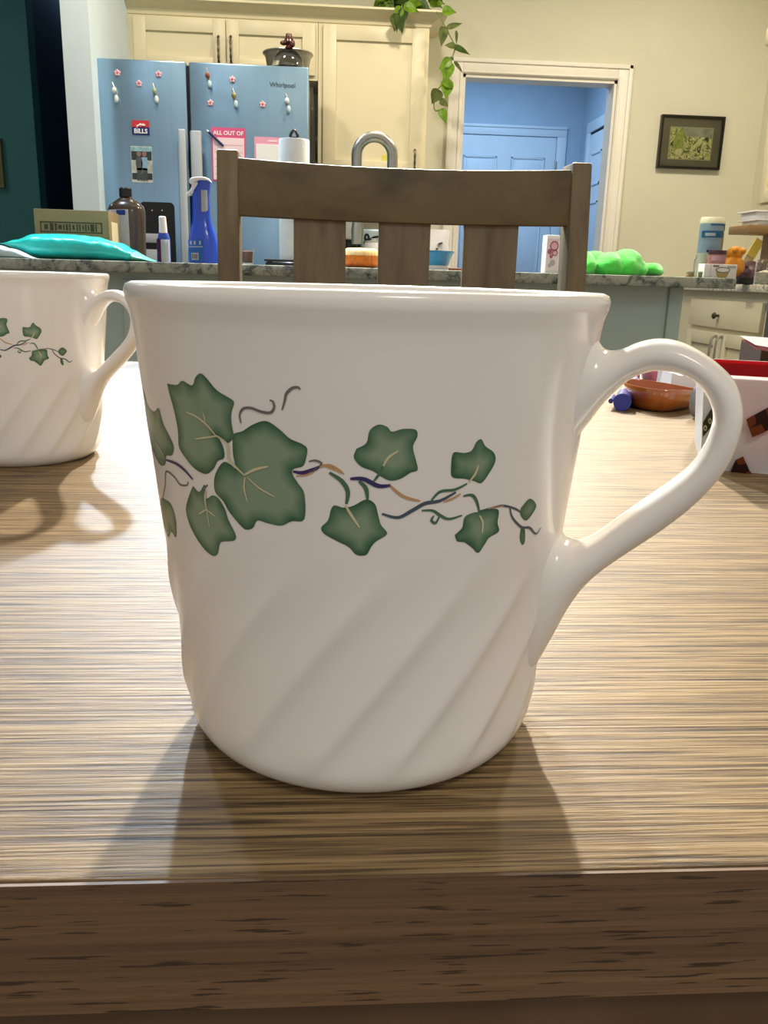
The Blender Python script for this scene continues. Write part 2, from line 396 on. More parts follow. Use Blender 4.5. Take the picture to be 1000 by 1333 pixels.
obj('lower_rail', curved(xl1-.004, xr0+.004, .56, .61, 24), M_chair, ch, bevel=.002)
for (pa, pb) in ((383, 450), (493, 560), (603, 669)):
    k = 1.0
    xa, xb = at(pa, 320, CY+.045).x, at(pb, 320, CY+.045).x
    obj('back_slat', curved(xa, xb, .605, zrb+.012, 6, .012, -.001), M_chairv, ch, bevel=.0015)
SX0, SX1 = xl0-.005, xr1+.005
obj('seat', bx((SX0, .66, .455), (SX1, CY-.025, .485)), M_chair, ch, bevel=.008)
for x in (SX0+.01, SX1-.05): obj('leg', bx((x, .675, 0), (x+.04, .715, .455)), M_chairv, ch, bevel=.003)
obj('stretcher', bx((SX0+.02, .69, .20), (SX0+.04, CY+.03, .23)), M_chair, ch); obj('stretcher', bx((SX1-.04, .69, .20), (SX1-.02, CY+.03, .23)), M_chair, ch)

# ------------------------------------------------------------------ kitchen island
IY = 2.50; IZ = at(240, 342, IY).z; IXR = at(959, 370, IY).x; IXL = -2.3
M_granite = mat('granite', '#8d9184', .22, var=.1)
def granite(name, cols, scale):
    m = bpy.data.materials.new(name); m.use_nodes = True; N = m.node_tree.nodes; L = m.node_tree.links; b = N['Principled BSDF']
    tc = N.new('ShaderNodeTexCoord'); n1 = N.new('ShaderNodeTexNoise'); n1.inputs['Scale'].default_value = scale; n1.inputs['Detail'].default_value = 6; n1.inputs['Roughness'].default_value = .7
    n1.inputs['Distortion'].default_value = .6
    L.new(tc.outputs['Object'], n1.inputs['Vector']); rp = N.new('ShaderNodeValToRGB'); e = rp.color_ramp.elements
    while len(e) < len(cols): e.new(.5)
    for el, (p, c) in zip(e, cols): el.position = p; el.color = hx(c)+(1,)
    L.new(n1.outputs['Fac'], rp.inputs[0]); L.new(rp.outputs[0], b.inputs['Base Color']); b.inputs['Roughness'].default_value = .25; MATS[name] = m; return m
G_isl = granite('grey green granite', [(.34, '#23282b'), (.42, '#5d6460'), (.50, '#8f9588'), (.62, '#a9ad9d'), (.72, '#8b8f80')], 26)
G_back = granite('pale speckled granite', [(.36, '#6c675a'), (.45, '#bdb59d'), (.6, '#e2dbc6'), (.7, '#a09a84')], 60)
M_isl = mat('slate blue island paint', '#bacdc4', .5, var=.03, scale=4)
o = obj('island_countertop', bx((IXL, IY, IZ-.030), (IXR, IY+.78, IZ)), G_isl, None, bevel=.004)
tag(o, 'grey green speckled granite countertop running behind the wooden chair', 'countertop')
ie = at(884, 420, IY+.14).x
isl = thing('kitchen_island', 'slate blue painted kitchen island below the grey granite countertop', 'island', ((IXL+ie)/2, IY+.4, 0))
obj('body', bx((IXL+.05, IY+.14, .09), (ie-.045, IY+.74, IZ-.030)), M_isl, isl)
obj('corner_post', bx((ie-.043, IY+.13, .0), (ie, IY+.74, IZ-.030)), M_isl, isl, bevel=.003)
obj('toe_kick', bx((IXL+.08, IY+.18, 0), (ie-.045, IY+.72, .09)), M_dark, isl)
for k in range(4):
    x0 = IXL+.05+k*.82; obj('panel_stile', bx((x0+.01, IY+.13, .12), (x0+.075, IY+.14, IZ-.05)), M_isl, isl, bevel=.002)
LEAVES=[
[(-142.1,70.0),(-138.0,70.1),(-135.8,70.9),(-132.6,70.4),(-131.2,71.7),(-129.5,72.4),(-128.0,71.9),(-125.3,70.2),(-122.6,69.4),(-121.0,68.7),(-121.9,67.1),(-122.1,65.5),(-121.8,63.6),(-122.5,62.9),(-124.0,62.4),(-126.3,63.4),(-125.0,61.7),(-125.0,60.0),(-127.0,59.3),(-128.6,57.9),(-131.3,56.8),(-135.0,57.2),(-138.3,58.6),(-140.5,60.1),(-140.1,62.2),(-140.1,63.9),(-140.7,66.2),(-141.7,68.5)],
[(-122.3,62.4),(-121.8,63.9),(-119.5,64.5),(-116.7,65.7),(-113.6,66.4),(-110.8,65.4),(-108.5,64.1),(-105.8,63.4),(-104.8,62.7),(-105.2,61.1),(-105.9,60.1),(-108.1,59.5),(-108.1,58.6),(-107.0,57.4),(-105.7,55.8),(-105.9,51.9),(-108.8,51.4),(-111.4,50.5),(-114.6,50.6),(-117.3,50.8),(-118.6,49.5),(-120.7,49.0),(-122.7,49.9),(-125.0,51.4),(-126.6,53.0),(-128.7,54.1),(-128.8,55.9),(-127.6,57.7),(-125.3,59.3),(-123.4,59.1),(-122.0,58.6),(-122.4,60.6)],
[(-136.6,54.2),(-134.4,53.5),(-132.1,55.0),(-132.2,52.7),(-129.9,53.5),(-127.9,53.2),(-126.2,51.6),(-125.5,50.0),(-123.7,47.7),(-124.5,46.7),(-127.9,46.1),(-129.1,45.5),(-130.2,43.7),(-131.9,43.1),(-134.6,43.6),(-137.6,45.0),(-140.3,47.2),(-141.1,49.6),(-139.0,52.1)],
[(-159.7,65.5),(-157.1,64.7),(-152.2,64.6),(-148.7,65.5),(-147.3,63.2),(-144.6,61.4),(-143.1,59.8),(-144.9,58.2),(-148.2,57.7),(-149.8,56.1),(-152.3,55.4)],
[(-156.2,48.3),(-151.0,49.0),(-147.8,48.2),(-147.6,46.0),(-149.7,43.3),(-152.9,43.5),(-156.9,42.3)],
[(-94.6,63.1),(-92.6,64.0),(-92.0,65.8),(-90.3,66.7),(-88.5,66.4),(-87.5,65.7),(-85.3,66.1),(-82.7,66.0),(-82.2,65.0),(-83.0,63.5),(-82.3,61.7),(-81.7,60.0),(-83.2,59.6),(-85.2,58.7),(-87.3,58.4),(-89.1,58.9),(-91.0,59.8),(-93.6,60.5),(-95.1,61.8)],
[(-100.0,53.6),(-99.2,54.4),(-97.1,54.1),(-95.0,54.5),(-92.4,55.5),(-90.5,54.8),(-89.7,53.0),(-89.0,51.5),(-87.6,50.1),(-90.0,48.9),(-91.1,47.9),(-92.1,46.7),(-94.3,46.7),(-96.0,47.9),(-98.7,48.8),(-101.4,49.8),(-102.1,50.8),(-100.6,52.0)],
[(-74.3,61.9),(-73.8,62.5),(-71.5,62.3),(-69.8,62.6),(-68.8,63.9),(-67.7,64.2),(-66.5,63.1),(-64.1,62.0),(-63.4,60.6),(-64.7,58.8),(-66.4,57.4),(-68.3,57.8),(-70.8,58.3),(-73.8,58.7),(-74.3,60.4)],
[(-71.8,49.4),(-70.1,50.5),(-69.8,52.1),(-68.0,52.7),(-65.4,52.8),(-63.4,53.0),(-60.6,52.6),(-60.4,50.5),(-59.6,49.0),(-62.3,48.2),(-63.5,47.1),(-65.0,45.9),(-67.0,47.0),(-69.1,48.0),(-71.0,48.3)],
[(-53.3,52.2),(-50.5,53.5),(-47.3,52.0),(-48.5,50.6),(-50.6,49.8),(-53.0,51.0)],
[(-52.1,48.8),(-50.5,48.2),(-49.7,46.1),(-50.5,45.6),(-51.9,46.9)]]
STROKES=[
('vein',0.18,[(-126.6,63.2),(-128.9,64.6),(-132.0,65.7),(-135.4,66.1)]),
('vein',0.15,[(-126.6,63.2),(-129.9,62.7),(-133.6,62.1)]),
('vein',0.12,[(-129.4,65.1),(-129.8,66.5)]),
('vein',0.23,[(-126.6,63.3),(-123.7,62.2),(-123.6,60.1),(-121.9,58.9),(-119.8,57.8)]),
('vein',0.21,[(-119.8,57.8),(-116.9,58.9),(-113.7,59.6)]),
('vein',0.15,[(-119.6,57.5),(-120.1,55.7),(-119.5,53.6)]),
('vein',0.14,[(-119.0,57.5),(-116.2,56.1),(-112.6,55.0)]),
('vein',0.21,[(-131.8,54.1),(-132.4,52.6),(-132.3,50.9)]),
('vein',0.15,[(-132.3,50.9),(-135.4,49.7)]),
('vein',0.14,[(-132.3,50.9),(-129.4,50.1)]),
('vein',0.14,[(-132.3,50.9),(-131.9,48.1)]),
('vein',0.14,[(-157.0,59.9),(-151.5,58.4),(-148.6,57.0)]),
('tendril',0.21,[(-119.6,65.7),(-119.8,66.9),(-118.8,67.9),(-116.9,68.1),(-114.5,67.7),(-112.5,67.7),(-111.6,68.5),(-111.8,69.3),(-112.5,69.5)]),
('tendril',0.21,[(-109.9,68.2),(-109.3,69.4),(-108.8,70.6),(-107.6,71.4),(-106.4,71.6),(-105.9,71.3)]),
('violet',0.30,[(-108.1,59.2),(-106.0,59.1),(-103.6,59.7),(-102.3,60.2)]),
('tendril',0.17,[(-104.5,60.9),(-103.1,61.1),(-101.8,60.7),(-102.6,60.1)]),
('ochre',0.18,[(-107.4,58.5),(-104.6,59.0),(-102.2,60.2),(-99.9,60.5),(-97.5,59.6)]),
('violet',0.28,[(-148.6,57.0),(-143.1,57.1),(-139.4,56.5),(-136.3,55.3)]),
('tendril',0.17,[(-156.7,49.0),(-152.3,52.0),(-149.8,54.8),(-145.3,54.7),(-142.4,53.7),(-139.2,54.0),(-138.4,54.7)]),
('tendril',0.18,[(-132.7,52.6),(-132.7,54.0),(-131.0,55.1)]),
('vein',0.18,[(-86.0,62.9),(-88.0,61.9),(-89.0,60.6)]),
('green',0.21,[(-89.0,60.6),(-89.9,59.3),(-90.9,58.3)]),
('green',0.35,[(-100.2,59.4),(-97.6,58.2),(-96.3,56.6),(-96.6,54.7)]),
('vein',0.21,[(-96.8,54.5),(-95.5,53.0),(-93.7,51.1)]),
('ochre',0.17,[(-101.8,60.5),(-99.4,60.0),(-97.1,59.3)]),
('violet',0.35,[(-95.8,58.6),(-93.0,58.6),(-89.9,57.6),(-87.3,57.7)]),
('ochre',0.23,[(-87.8,57.9),(-84.5,56.0),(-80.7,55.2)]),
('green',0.32,[(-94.0,58.3),(-92.5,57.2),(-92.1,55.5)]),
('stem',0.30,[(-88.9,53.3),(-85.4,52.7),(-82.2,53.8),(-79.5,54.8),(-76.2,55.1),(-72.6,56.3)]),
('green',0.23,[(-78.4,55.0),(-76.4,56.5),(-73.0,56.7),(-70.1,57.5)]),
('ochre',0.18,[(-75.3,54.9),(-73.3,55.3),(-71.4,56.0)]),
('vein',0.18,[(-67.8,60.3),(-68.4,58.9),(-69.8,57.7)]),
('vein',0.18,[(-66.0,52.2),(-64.8,50.9),(-64.7,49.2)]),
('green',0.25,[(-70.7,55.6),(-68.5,55.6),(-67.1,54.5),(-66.1,52.8)]),
('green',0.23,[(-80.2,53.7),(-77.7,53.6),(-75.9,52.8),(-73.7,52.1),(-70.5,52.5)]),
('green',0.21,[(-75.9,52.8),(-76.8,51.6),(-77.8,52.1),(-77.3,52.8)]),
('stem',0.18,[(-66.1,52.9),(-62.1,53.2),(-59.2,53.2),(-54.9,52.2),(-52.4,51.1)]),
('stem',0.21,[(-57.1,52.6),(-55.8,50.9),(-52.1,48.9),(-48.6,48.3),(-45.3,46.8),(-43.3,47.6)]),
('ochre',0.12,[(-63.8,53.1),(-61.4,53.2),(-59.2,53.2)])]
# ------------------------------------------------------------------ ivy mugs
M_cer = mat('white glazed stoneware', '#e8e3dc', .16, var=.01, scale=20, spec=.5, sub=.12)
PROF = [(0.0, .029), (.0006, .0300), (.0012, .0310), (.002, .0320), (.003, .0328), (.0045, .0336), (.006, .0341), (.010, .0347), (.045, .0381), (.078, .0414), (.0805, .0418), (.0822, .0424), (.0836, .04265)]
def prof_r(z):
    for (z0, a), (z1, b) in zip(PROF, PROF[1:]):
        if z <= z1: return a+(b-a)*max(0, (z-z0))/(z1-z0)
    return PROF[-1][1]
def sstep(a, b, x):
    t = min(1, max(0, (x-a)/(b-a))); return t*t*(3-2*t)
def flute(phi, z):
    """sixteen spiral flutes fading out towards the printed band; phi in degrees"""
    fade = sstep(.0035, .010, z)*(1-sstep(.030, .047, z))
    if fade <= 0: return 0.
    u = ((phi - 1140*z + 136.7)/22.5) % 1.0
    w = (1-u/.34)**2 if u < .34 else ((u-.34)/.66)**1.8     # ridge at each line, quick fall after it, slow rise to the next
    return .00085*fade*(w-.5)
def surf(phi, z, off=0.):
    r = prof_r(z)+flute(phi, z)+off; a = math.radians(phi); return Vector((r*math.cos(a), r*math.sin(a), z))
def mug_body():
    b = NB(); n = 384; rings = []
    zs = [0, .0006, .0012, .002, .003, .0045, .006, .008] + [.010+i*.0012 for i in range(32)] + [.049+i*.003 for i in range(11)] + [.0805, .0822, .0836]
    for z in zs: rings.append([b.verts.new(surf(360*k/n, z)) for k in range(n)])
    inner = [(.0423, .0846), (.0414, .0850), (.0404, .0846), (.0398, .0836), (.0393, .080), (.0385, .070), (.0352, .035), (.0318, .010), (.0295, .0070), (.020, .0062)]
    for r, z in inner: rings.append([b.verts.new((r*math.cos(2*PI*k/n), r*math.sin(2*PI*k/n), z)) for k in range(n)])
    for A, B in zip(rings, rings[1:]):
        for k in range(n): b.faces.new((A[k], A[(k+1) % n], B[(k+1) % n], B[k]))
    b.faces.new(rings[-1]); 
    foot = [b.verts.new((.0265*math.cos(2*PI*k/n), .0265*math.sin(2*PI*k/n), .0)) for k in range(n)]
    base = [b.verts.new((.024*math.cos(2*PI*k/n), .024*math.sin(2*PI*k/n), .0015)) for k in range(n)]
    for k in range(n):
        j = (k+1) % n; b.faces.new((rings[0][j], rings[0][k], foot[k], foot[j])); b.faces.new((foot[j], foot[k], base[k], base[j]))
    b.faces.new(list(reversed(base)))
    return b
OUTER = [(37,81), (40.8,78.0), (42.6,76.2), (45.0,76.2), (48.0,77.6), (51.0,78.3), (54.2,78.0), (57.6,76.6), (61.0,74.4), (63.6,71.8), (65.0,68.3), (65.3,64.6), (64.6,60.6), (62.8,56.3), (59.6,51.6), (55.2,46.8), (50.4,42.4), (46.4,38.6), (43.2,34.8), (40.6,30.0), (38.6,25.0), (36.6,20.0), (34.6,15.5)]
INNER = [(36.5,58), (38.6,60.0), (41.0,63.5), (43.6,67.6), (46.9,71.2), (50.0,72.9), (52.8,73.2), (55.6,72.7), (58.0,71.3), (59.8,69.0), (60.7,66.6), (60.6,64.4), (60.0,61.8), (58.4,58.4), (55.4,55.0), (51.5,51.4), (47.3,47.4), (43.6,43.9), (41.0,42.4), (38.6,42.6), (37.4,44.0), (35.5,46), (33,47)]
WIDE = [8.0, 7.4, 6.6, 6.0, 5.5, 5.2, 5.1, 5.0, 5.0, 5.0, 5.0, 5.0, 5.0, 5.0, 5.0, 5.0, 5.2, 5.6, 6.2, 6.8, 7.2, 7.4, 7.4]
def mug_handle(phi):
    a = math.radians(phi); er = Vector((math.cos(a), math.sin(a), 0)); et = Vector((-math.sin(a), math.cos(a), 0)); ez = Vector((0, 0, 1))
    oo = spline([Vector((r, z, 0)) for r, z in OUTER], 5); ii = spline([Vector((r, z, 0)) for r, z in INNER], 5); ww = spline([Vector((w, 0, 0)) for w in WIDE], 5)
    b = NB(); rings = []; n = 28
    for po, pi, w in zip(oo, ii, ww):
        c0 = (po+pi)*.5; h = (po-pi)*.5; ring = []
        for k in range(n):
            q = 2*PI*k/n; c, sn = math.cos(q), math.sin(q); e = .85
            c = math.copysign(abs(c)**e, c); sn = math.copysign(abs(sn)**e, sn)
            p = c0+h*c; ring.append(b.verts.new((er*p.x+ez*p.y+et*(w.x*sn))*.001))
        rings.append(ring)
    for A, B in zip(rings, rings[1:]):
        for k in range(n): b.faces.new((A[k], A[(k+1) % n], B[(k+1) % n], B[k]))
    b.faces.new(list(reversed(rings[0]))); b.faces.new(rings[-1]); return b
def leaf_print(poly, off=.00007):
    K = 39.5*PI/180.  # mm per degree, roughly
    P = [Vector((a*K, z)) for a, z in poly]
    P = [q.xy for q in spline([p.to_3d() for p in P]+[P[0].to_3d()], 4)][:-1]
    x0, x1 = min(p.x for p in P), max(p.x for p in P); y0, y1 = min(p.y for p in P), max(p.y for p in P)
    def inside(x, y):
        c = False; j = len(P)-1
        for i in range(len(P)):
            if (P[i].y > y) != (P[j].y > y) and x < (P[j].x-P[i].x)*(y-P[i].y)/(P[j].y-P[i].y)+P[i].x: c = not c
            j = i
        return c
    def dist(x, y):
        m = 1e9
        for i in range(len(P)):
            a, q = P[i], P[(i+1) % len(P)]; d = q-a; t = max(0, min(1, ((x-a.x)*d.x+(y-a.y)*d.y)/max(1e-9, d.length_squared)))
            m = min(m, math.hypot(x-a.x-d.x*t, y-a.y-d.y*t))
        return m
    V = list(P); n0 = len(P); step = .55; gx = x0
    while gx < x1:
        gy = y0
        while gy < y1:
            if inside(gx, gy) and dist(gx, gy) > .2: V.append(Vector((gx, gy)))
            gy += step
        gx += step
    ed = [(i, (i+1) % n0) for i in range(n0)]
    vs, _, fs, _, _, _ = delaunay_2d_cdt(V, ed, [], 1, 1e-5)
    me = bpy.data.meshes.new('ivy_leaf')
    me.from_pydata([surf(v.x/K, v.y*.001, off) for v in vs], [], [list(f) for f in fs])
    at_ = me.attributes.new('edge', 'FLOAT', 'POINT')
    for i, v in enumerate(vs): at_.data[i].value = min(1., dist(v.x, v.y)/2.2)
    return me
def stroke_print(pts, w, off=.00012):
    K = 39.5*PI/180.; P = spline([Vector((a*K, z, 0)) for a, z in pts], 6); b = NB(); n = len(P); rows = []
    for i, p in enumerate(P):
        t = (P[min(n-1, i+1)]-P[max(0, i-1)]).normalized(); nn = Vector((-t.y, t.x, 0)); u = i/(n-1)
        h = w*(.35+.65*math.sin(PI*min(1, max(0, .08+u*.84))))
        rows.append([b.verts.new(surf((p.x+nn.x*s*h)/K, (p.y+nn.y*s*h)*.001, off)) for s in (-1, 0, 1)])
    for A, B in zip(rows, rows[1:]):
        for k in range(2): b.faces.new((A[k], A[k+1], B[k+1], B[k]))
    return b
def leaf_mat():
    m = bpy.data.materials.new('ivy leaf print'); m.use_nodes = True; N = m.node_tree.nodes; L = m.node_tree.links; b = N['Principled BSDF']
    a = N.new('ShaderNodeAttribute'); a.attribute_name = 'edge'
    tc = N.new('ShaderNodeTexCoord'); nz = N.new('ShaderNodeTexNoise'); nz.inputs['Scale'].default_value = 260; nz.inputs['Detail'].default_value = 4; L.new(tc.outputs['Object'], nz.inputs['Vector'])
    ma = N.new('ShaderNodeMath'); ma.operation = 'MULTIPLY_ADD'; L.new(nz.outputs['Fac'], ma.inputs[0]); ma.inputs[1].default_value = .9; L.new(a.outputs['Fac'], ma.inputs[2])
    m3 = N.new('ShaderNodeMath'); m3.operation = 'SUBTRACT'; L.new(ma.outputs[0], m3.inputs[0]); m3.inputs[1].default_value = .42
    rp = N.new('ShaderNodeValToRGB'); e = rp.color_ramp.elements; e.new(.3); 
    for el, (p, c) in zip(e, ((0., '#375a42'), (.3, '#537458'), (1., '#82967b'))): el.position = p; el.color = hx(c)+(1,)
    L.new(m3.outputs[0], rp.inputs[0]); L.new(rp.outputs[0], b.inputs['Base Color']); b.inputs['Roughness'].default_value = .2; return m
M_leafp = leaf_mat()
INK = dict(vein=mat('vein ink', '#c9c29b', .25), tendril=mat('tendril ink', '#6f6a66', .25), violet=mat('violet ink', '#3c3560', .25), ochre=mat('ochre ink', '#c09464', .25), green=mat('green ink', '#4c6b56', .25), stem=mat('stem ink', '#4a5560', .25))
for l in LEAVES[3:5]:               # the two leaves that wrap round the far side of the mug
    pass
LEAVES[3] = [(-159.7,65.5),(-157.1,64.7),(-152.2,64.6),(-148.7,65.5),(-147.3,63.2),(-144.6,61.4),(-143.1,59.8),(-144.9,58.2),(-148.2,57.7),(-149.8,56.1),(-154,55.4),(-160,56.8),(-165,58.5),(-168,61.5),(-165,64),(-162.5,67.5)]
LEAVES[4] = [(-158,49.0),(-151.0,49.4),(-148.4,48.2),(-148,46.0),(-149.7,43.3),(-152.9,43.8),(-157,42.0),(-162,44),(-163,47)]
def make_mug(loc):
    t = thing('ivy_mug', 'large white ivy print mug with spiral fluted base standing nearest, at the table edge', 'mug', loc, 'matching ivy mugs')
    obj('body', mug_body(), M_cer, t, smooth=True, local=True, angle=80)
    obj('handle', mug_handle(-25), M_cer, t, smooth=True, local=True, angle=80)
    for l in LEAVES: link_mesh('ivy_leaf', leaf_print(l), M_leafp, t, smooth=True, local=True)
    for c, w, p in STROKES:
        obj('leaf_vein' if c == 'vein' else ('tendril' if c == 'tendril' else 'vine_stem'), stroke_print(p, w, .00015 if c == 'vein' else .00011), INK[c], t, smooth=True, local=True)
    return t
mug = make_mug((.0077, .1584, TZ))
mug2 = copy_tree(mug); mug2.location = (-.1431, .4113, TZ); mug2.rotation_euler = (0, 0, math.radians(7))
mug2['label'] = 'smaller looking white ivy mug behind the large mug, cut off by the picture edge'
# ------------------------------------------------------------------ refrigerator
M_ss = mat('brushed stainless steel', '#90b3d0', .30, metal=.85, var=.05, scale=30, stretch=(1, 1, .05), bump=.03, bscale=300)  # blue of the cool room reflections is put into the steel's base colour
M_hand = mat('pale steel handle', '#c3ccd2', .35, metal=.7, var=.03)
M_frbody = mat('grey refrigerator side', '#55585a', .5)
FRY = 4.10
fx0, fx1, fs = at(122, 73.5, FRY).x, at(402, 88, FRY).x, at(243.5, 78, FRY).x
fz = (at(122, 73.5, FRY).z+at(402, 88, FRY).z)/2
fr = thing('refrigerator', 'stainless steel side by side refrigerator covered with magnets and notes', 'refrigerator', ((fx0+fx1)/2, FRY+.4, 0))
obj('body', bx((fx0+.004, FRY+.075, .02), (fx1-.004, FRY+.78, fz-.0015)), M_frbody, fr)
obj('door', bx((fx0, FRY, .12), (fs-.006, FRY+.065, fz)), M_ss, fr, bevel=.008, label='narrow freezer door with black dispenser')
obj('door', bx((fs+.006, FRY, .12), (fx1, FRY+.065, fz)), M_ss, fr, bevel=.008, label='wide right door')
obj('door_gap', bx((fs-.006, FRY+.03, .12), (fs+.006, FRY+.075, fz-.01)), M_dark, fr)
obj('toe_grille', bx((fx0+.02, FRY+.03, .0), (fx1-.02, FRY+.08, .115)), M_dark, fr)
for (pa, pb, py) in ((231, 242, 168), (247.5, 262, 170)):
    xa, xb = at(pa, py, FRY-.05).x, at(pb, py, FRY-.05).x; zt = at((pa+pb)/2, py, FRY-.05).z
    h = obj('handle', bx((xa, FRY-.06, .42), (xb, FRY-.035, zt)), M_hand, fr, bevel=.006)
    for z in (zt-.06, .48): obj('handle_mount', bx((xa+.008, FRY-.036, z-.02), (xb-.008, FRY+.002, z+.02)), M_hand, h)
# dispenser
def rrect(cx, cz, w, h, r, n=5):
    P = []
    for (sx, sz, a0) in ((1, 1, 0), (-1, 1, 90), (-1, -1, 180), (1, -1, 270)):
        for k in range(n+1):
            a = math.radians(a0+90*k/n); P.append((cx+sx*(w/2-r)+r*math.cos(a), cz+sz*(h/2-r)+r*math.sin(a)))
    return P
q0, q1 = at(182, 262, FRY), at(227, 264, FRY); zt = q1.z; zb = .88
ds = obj('dispenser', prism(rrect((q0.x+q1.x)/2, (zt+zb)/2, q1.x-q0.x, zt-zb, .02), FRY-.006, FRY+.002), M_black, fr)
M_grey = mat('light grey plastic', '#b4bac0', .4)
obj('dispenser_shelf', bx((q0.x+.02, FRY-.02, at(205, 313, FRY).z-.012), (q1.x-.04, FRY-.006, at(205, 303, FRY).z-.005)), M_grey, ds, bevel=.003)
obj('dispenser_cup', bx((q0.x+.02, FRY-.016, .89), (q1.x-.05, FRY-.006, at(205, 325, FRY).z)), M_grey, ds, bevel=.003)
for px in (198, 211): obj('indicator', ball(NB(), at(px, 274, FRY-.007), .0035, 8, 6), M_grey, ds)
M_logo = mat('dark lettering', '#23262b', .4)
p = at(368, 111, FRY-.001); text('maker_name', 'Whirlpool', p, .027, M_logo, fr)

def on_fridge(px, py, off=.0): return at(px, py, FRY-off)
# flower magnets
M_petal = mat('pink white petal', '#e6b9c4', .5, var=.15, scale=60); M_core = mat('red flower centre', '#c4505a', .5)
def flower(px, py, s, label):
    c = on_fridge(px, py); t = thing('flower_magnet', label, 'magnet', c, 'flower magnets on the refrigerator')
    for k in range(5):
        a = 2*PI*k/5+.3; b = NB(); ball(b, (c.x+math.cos(a)*s*.55, c.y-.003, c.z+math.sin(a)*s*.55), (s*.42, .003, s*.42), 10, 6); obj('petal', b, M_petal, t, smooth=True)
    obj('flower_centre', ball(NB(), (c.x, c.y-.005, c.z), (s*.28, .003, s*.28), 8, 6), M_core, t, smooth=True)
for i, (px, py, d) in enumerate(((153, 95, 'at the top corner of the freezer door, nearest the white column'), (206.5, 96.5, 'at the top of the freezer door, nearest the door gap'), (181, 109, 'lowest of three on the freezer door'),
    (302.5, 103.5, 'topmost on the wide refrigerator door'), (274, 134, 'below the red bead clip on the wide refrigerator door'), (342, 136, 'between the bead clips, lower on the wide refrigerator door'))):
    flower(px, py, .0145, 'small pink flower magnet '+d)
# clip magnets: two bulbs on a metal clip
M_pearl = mat('pearly white bead', '#dfe6e2', .2, var=.1); M_goldb = mat('brass bead', '#a59a63', .3, metal=.6); M_redb = mat('rust red bead', '#8a4a3a', .4); M_aqua = mat('pale aqua bead', '#b7d6e0', .2); M_sage = mat('sage green bead', '#9fb295', .4)
def clip(px, py, m1, m2, label):
    c = on_fridge(px, py); t = thing('bead_magnet', label, 'magnet', c, 'bead magnets on the refrigerator')
    obj('clip_bar', bx((c.x-.005, c.y-.006, c.z-.03), (c.x+.005, c.y, c.z+.028)), M_steel, t, bevel=.002)
    obj('bead', ball(NB(), (c.x-.004, c.y-.012, c.z+.019), (.010, .009, .013), 12, 8), m1, t, smooth=True)
    obj('bead', ball(NB(), (c.x+.004, c.y-.012, c.z-.016), (.009, .008, .016), 12, 8), m2, t, smooth=True)
    obj('pin', tube([(c.x-.004, c.y-.012, c.z+.03), (c.x-.010, c.y-.012, c.z+.048)], .0025, 6), M_steel, t)
clip(151, 124, M_pearl, M_pearl, 'white double bead magnet on the freezer door'); clip(203, 125, M_sage, M_pearl, 'sage and white bead magnet on the freezer door near the gap')
clip(272, 105, M_redb, M_aqua, 'rust red and aqua bead magnet at the top of the wide door'); clip(306, 131, M_goldb, M_aqua, 'brass and aqua bead magnet in the middle of the wide door'); clip(375, 138, M_pearl, M_aqua, 'pearl and aqua bead magnet below the maker name')
# team card
M_cred = mat('team card red', '#c8343c', .4, var=.1); M_cblue = mat('team card navy', '#1c2470', .4); M_cw = mat('printed white', '#f2f2f4', .5); M_lil = mat('printed lilac', '#b9a9e2', .5)
a, b2 = on_fridge(171.5, 156.5), on_fridge(195, 176); zm = (a.z+b2.z)/2+.002
t = thing('team_magnet', 'red and navy team magnet card with a white charging animal and word', 'magnet', ((a.x+b2.x)/2, FRY, b2.z))
obj('card_lower_half', bx((a.x, FRY-.004, b2.z), (b2.x, FRY-.0002, zm)), M_cblue, t); obj('card_upper_half', bx((a.x, FRY-.004, zm), (b2.x, FRY-.0002, a.z)), M_cred, t)
w = b2.x-a.x; cx, cz = (a.x+b2.x)/2, zm+.006
bis = [(-.34,-.22),(-.22,-.05),(-.30,.02),(-.12,.08),(-.02,.22),(.10,.16),(.22,.20),(.36,.06),(.24,-.02),(.10,-.02),(.02,-.12),(-.10,-.08),(-.2,-.2)]
obj('charging_animal', prism([(cx+x*w*.85, cz+z*w*.6) for x, z in bis], FRY-.006, FRY-.0038), M_cw, t)
obj('speed_stripe', prism([(cx+.30*w, cz-.02*w), (cx-.02*w, cz+.02*w), (cx-.30*w, cz-.12*w), (cx-.02*w, cz-.05*w)], FRY-.007, FRY-.0058), M_cred, t)
text('word', 'BILLS', (cx, FRY-.0045, b2.z+.014), .026, M_cw, t, bold=.0007)
# snapshot of two people
a, b2 = on_fridge(170, 190), on_fridge(199.5, 238)
t = thing('snapshot', 'colour snapshot of two people side by side stuck on the freezer door', 'photo', ((a.x+b2.x)/2, FRY, b2.z))
ph = [('sheet', '#cfd3cc', (0, 0, 1, 1), 0), ('sky', '#8fb8c4', (.02, .80, .98, .98), 1), ('dark_trees', '#2f3d42', (.02, .62, .98, .86), 2), ('pale_ground', '#b9bfb4', (.02, .30, .98, .64), 2), ('dark_band', '#343a42', (.02, .08, .98, .26), 2)]
for nm, c, (u0, v0, u1, v1), lay in ph:
    obj(nm, bx((a.x+(b2.x-a.x)*u0, FRY-.0012-lay*.0004, b2.z+(a.z-b2.z)*v0), (a.x+(b2.x-a.x)*u1, FRY-.0002, b2.z+(a.z-b2.z)*v1)), mat('print '+nm, c, .4, var=.25, scale=60), t)
def pp(u, v): return (a.x+(b2.x-a.x)*u, b2.z+(a.z-b2.z)*v)
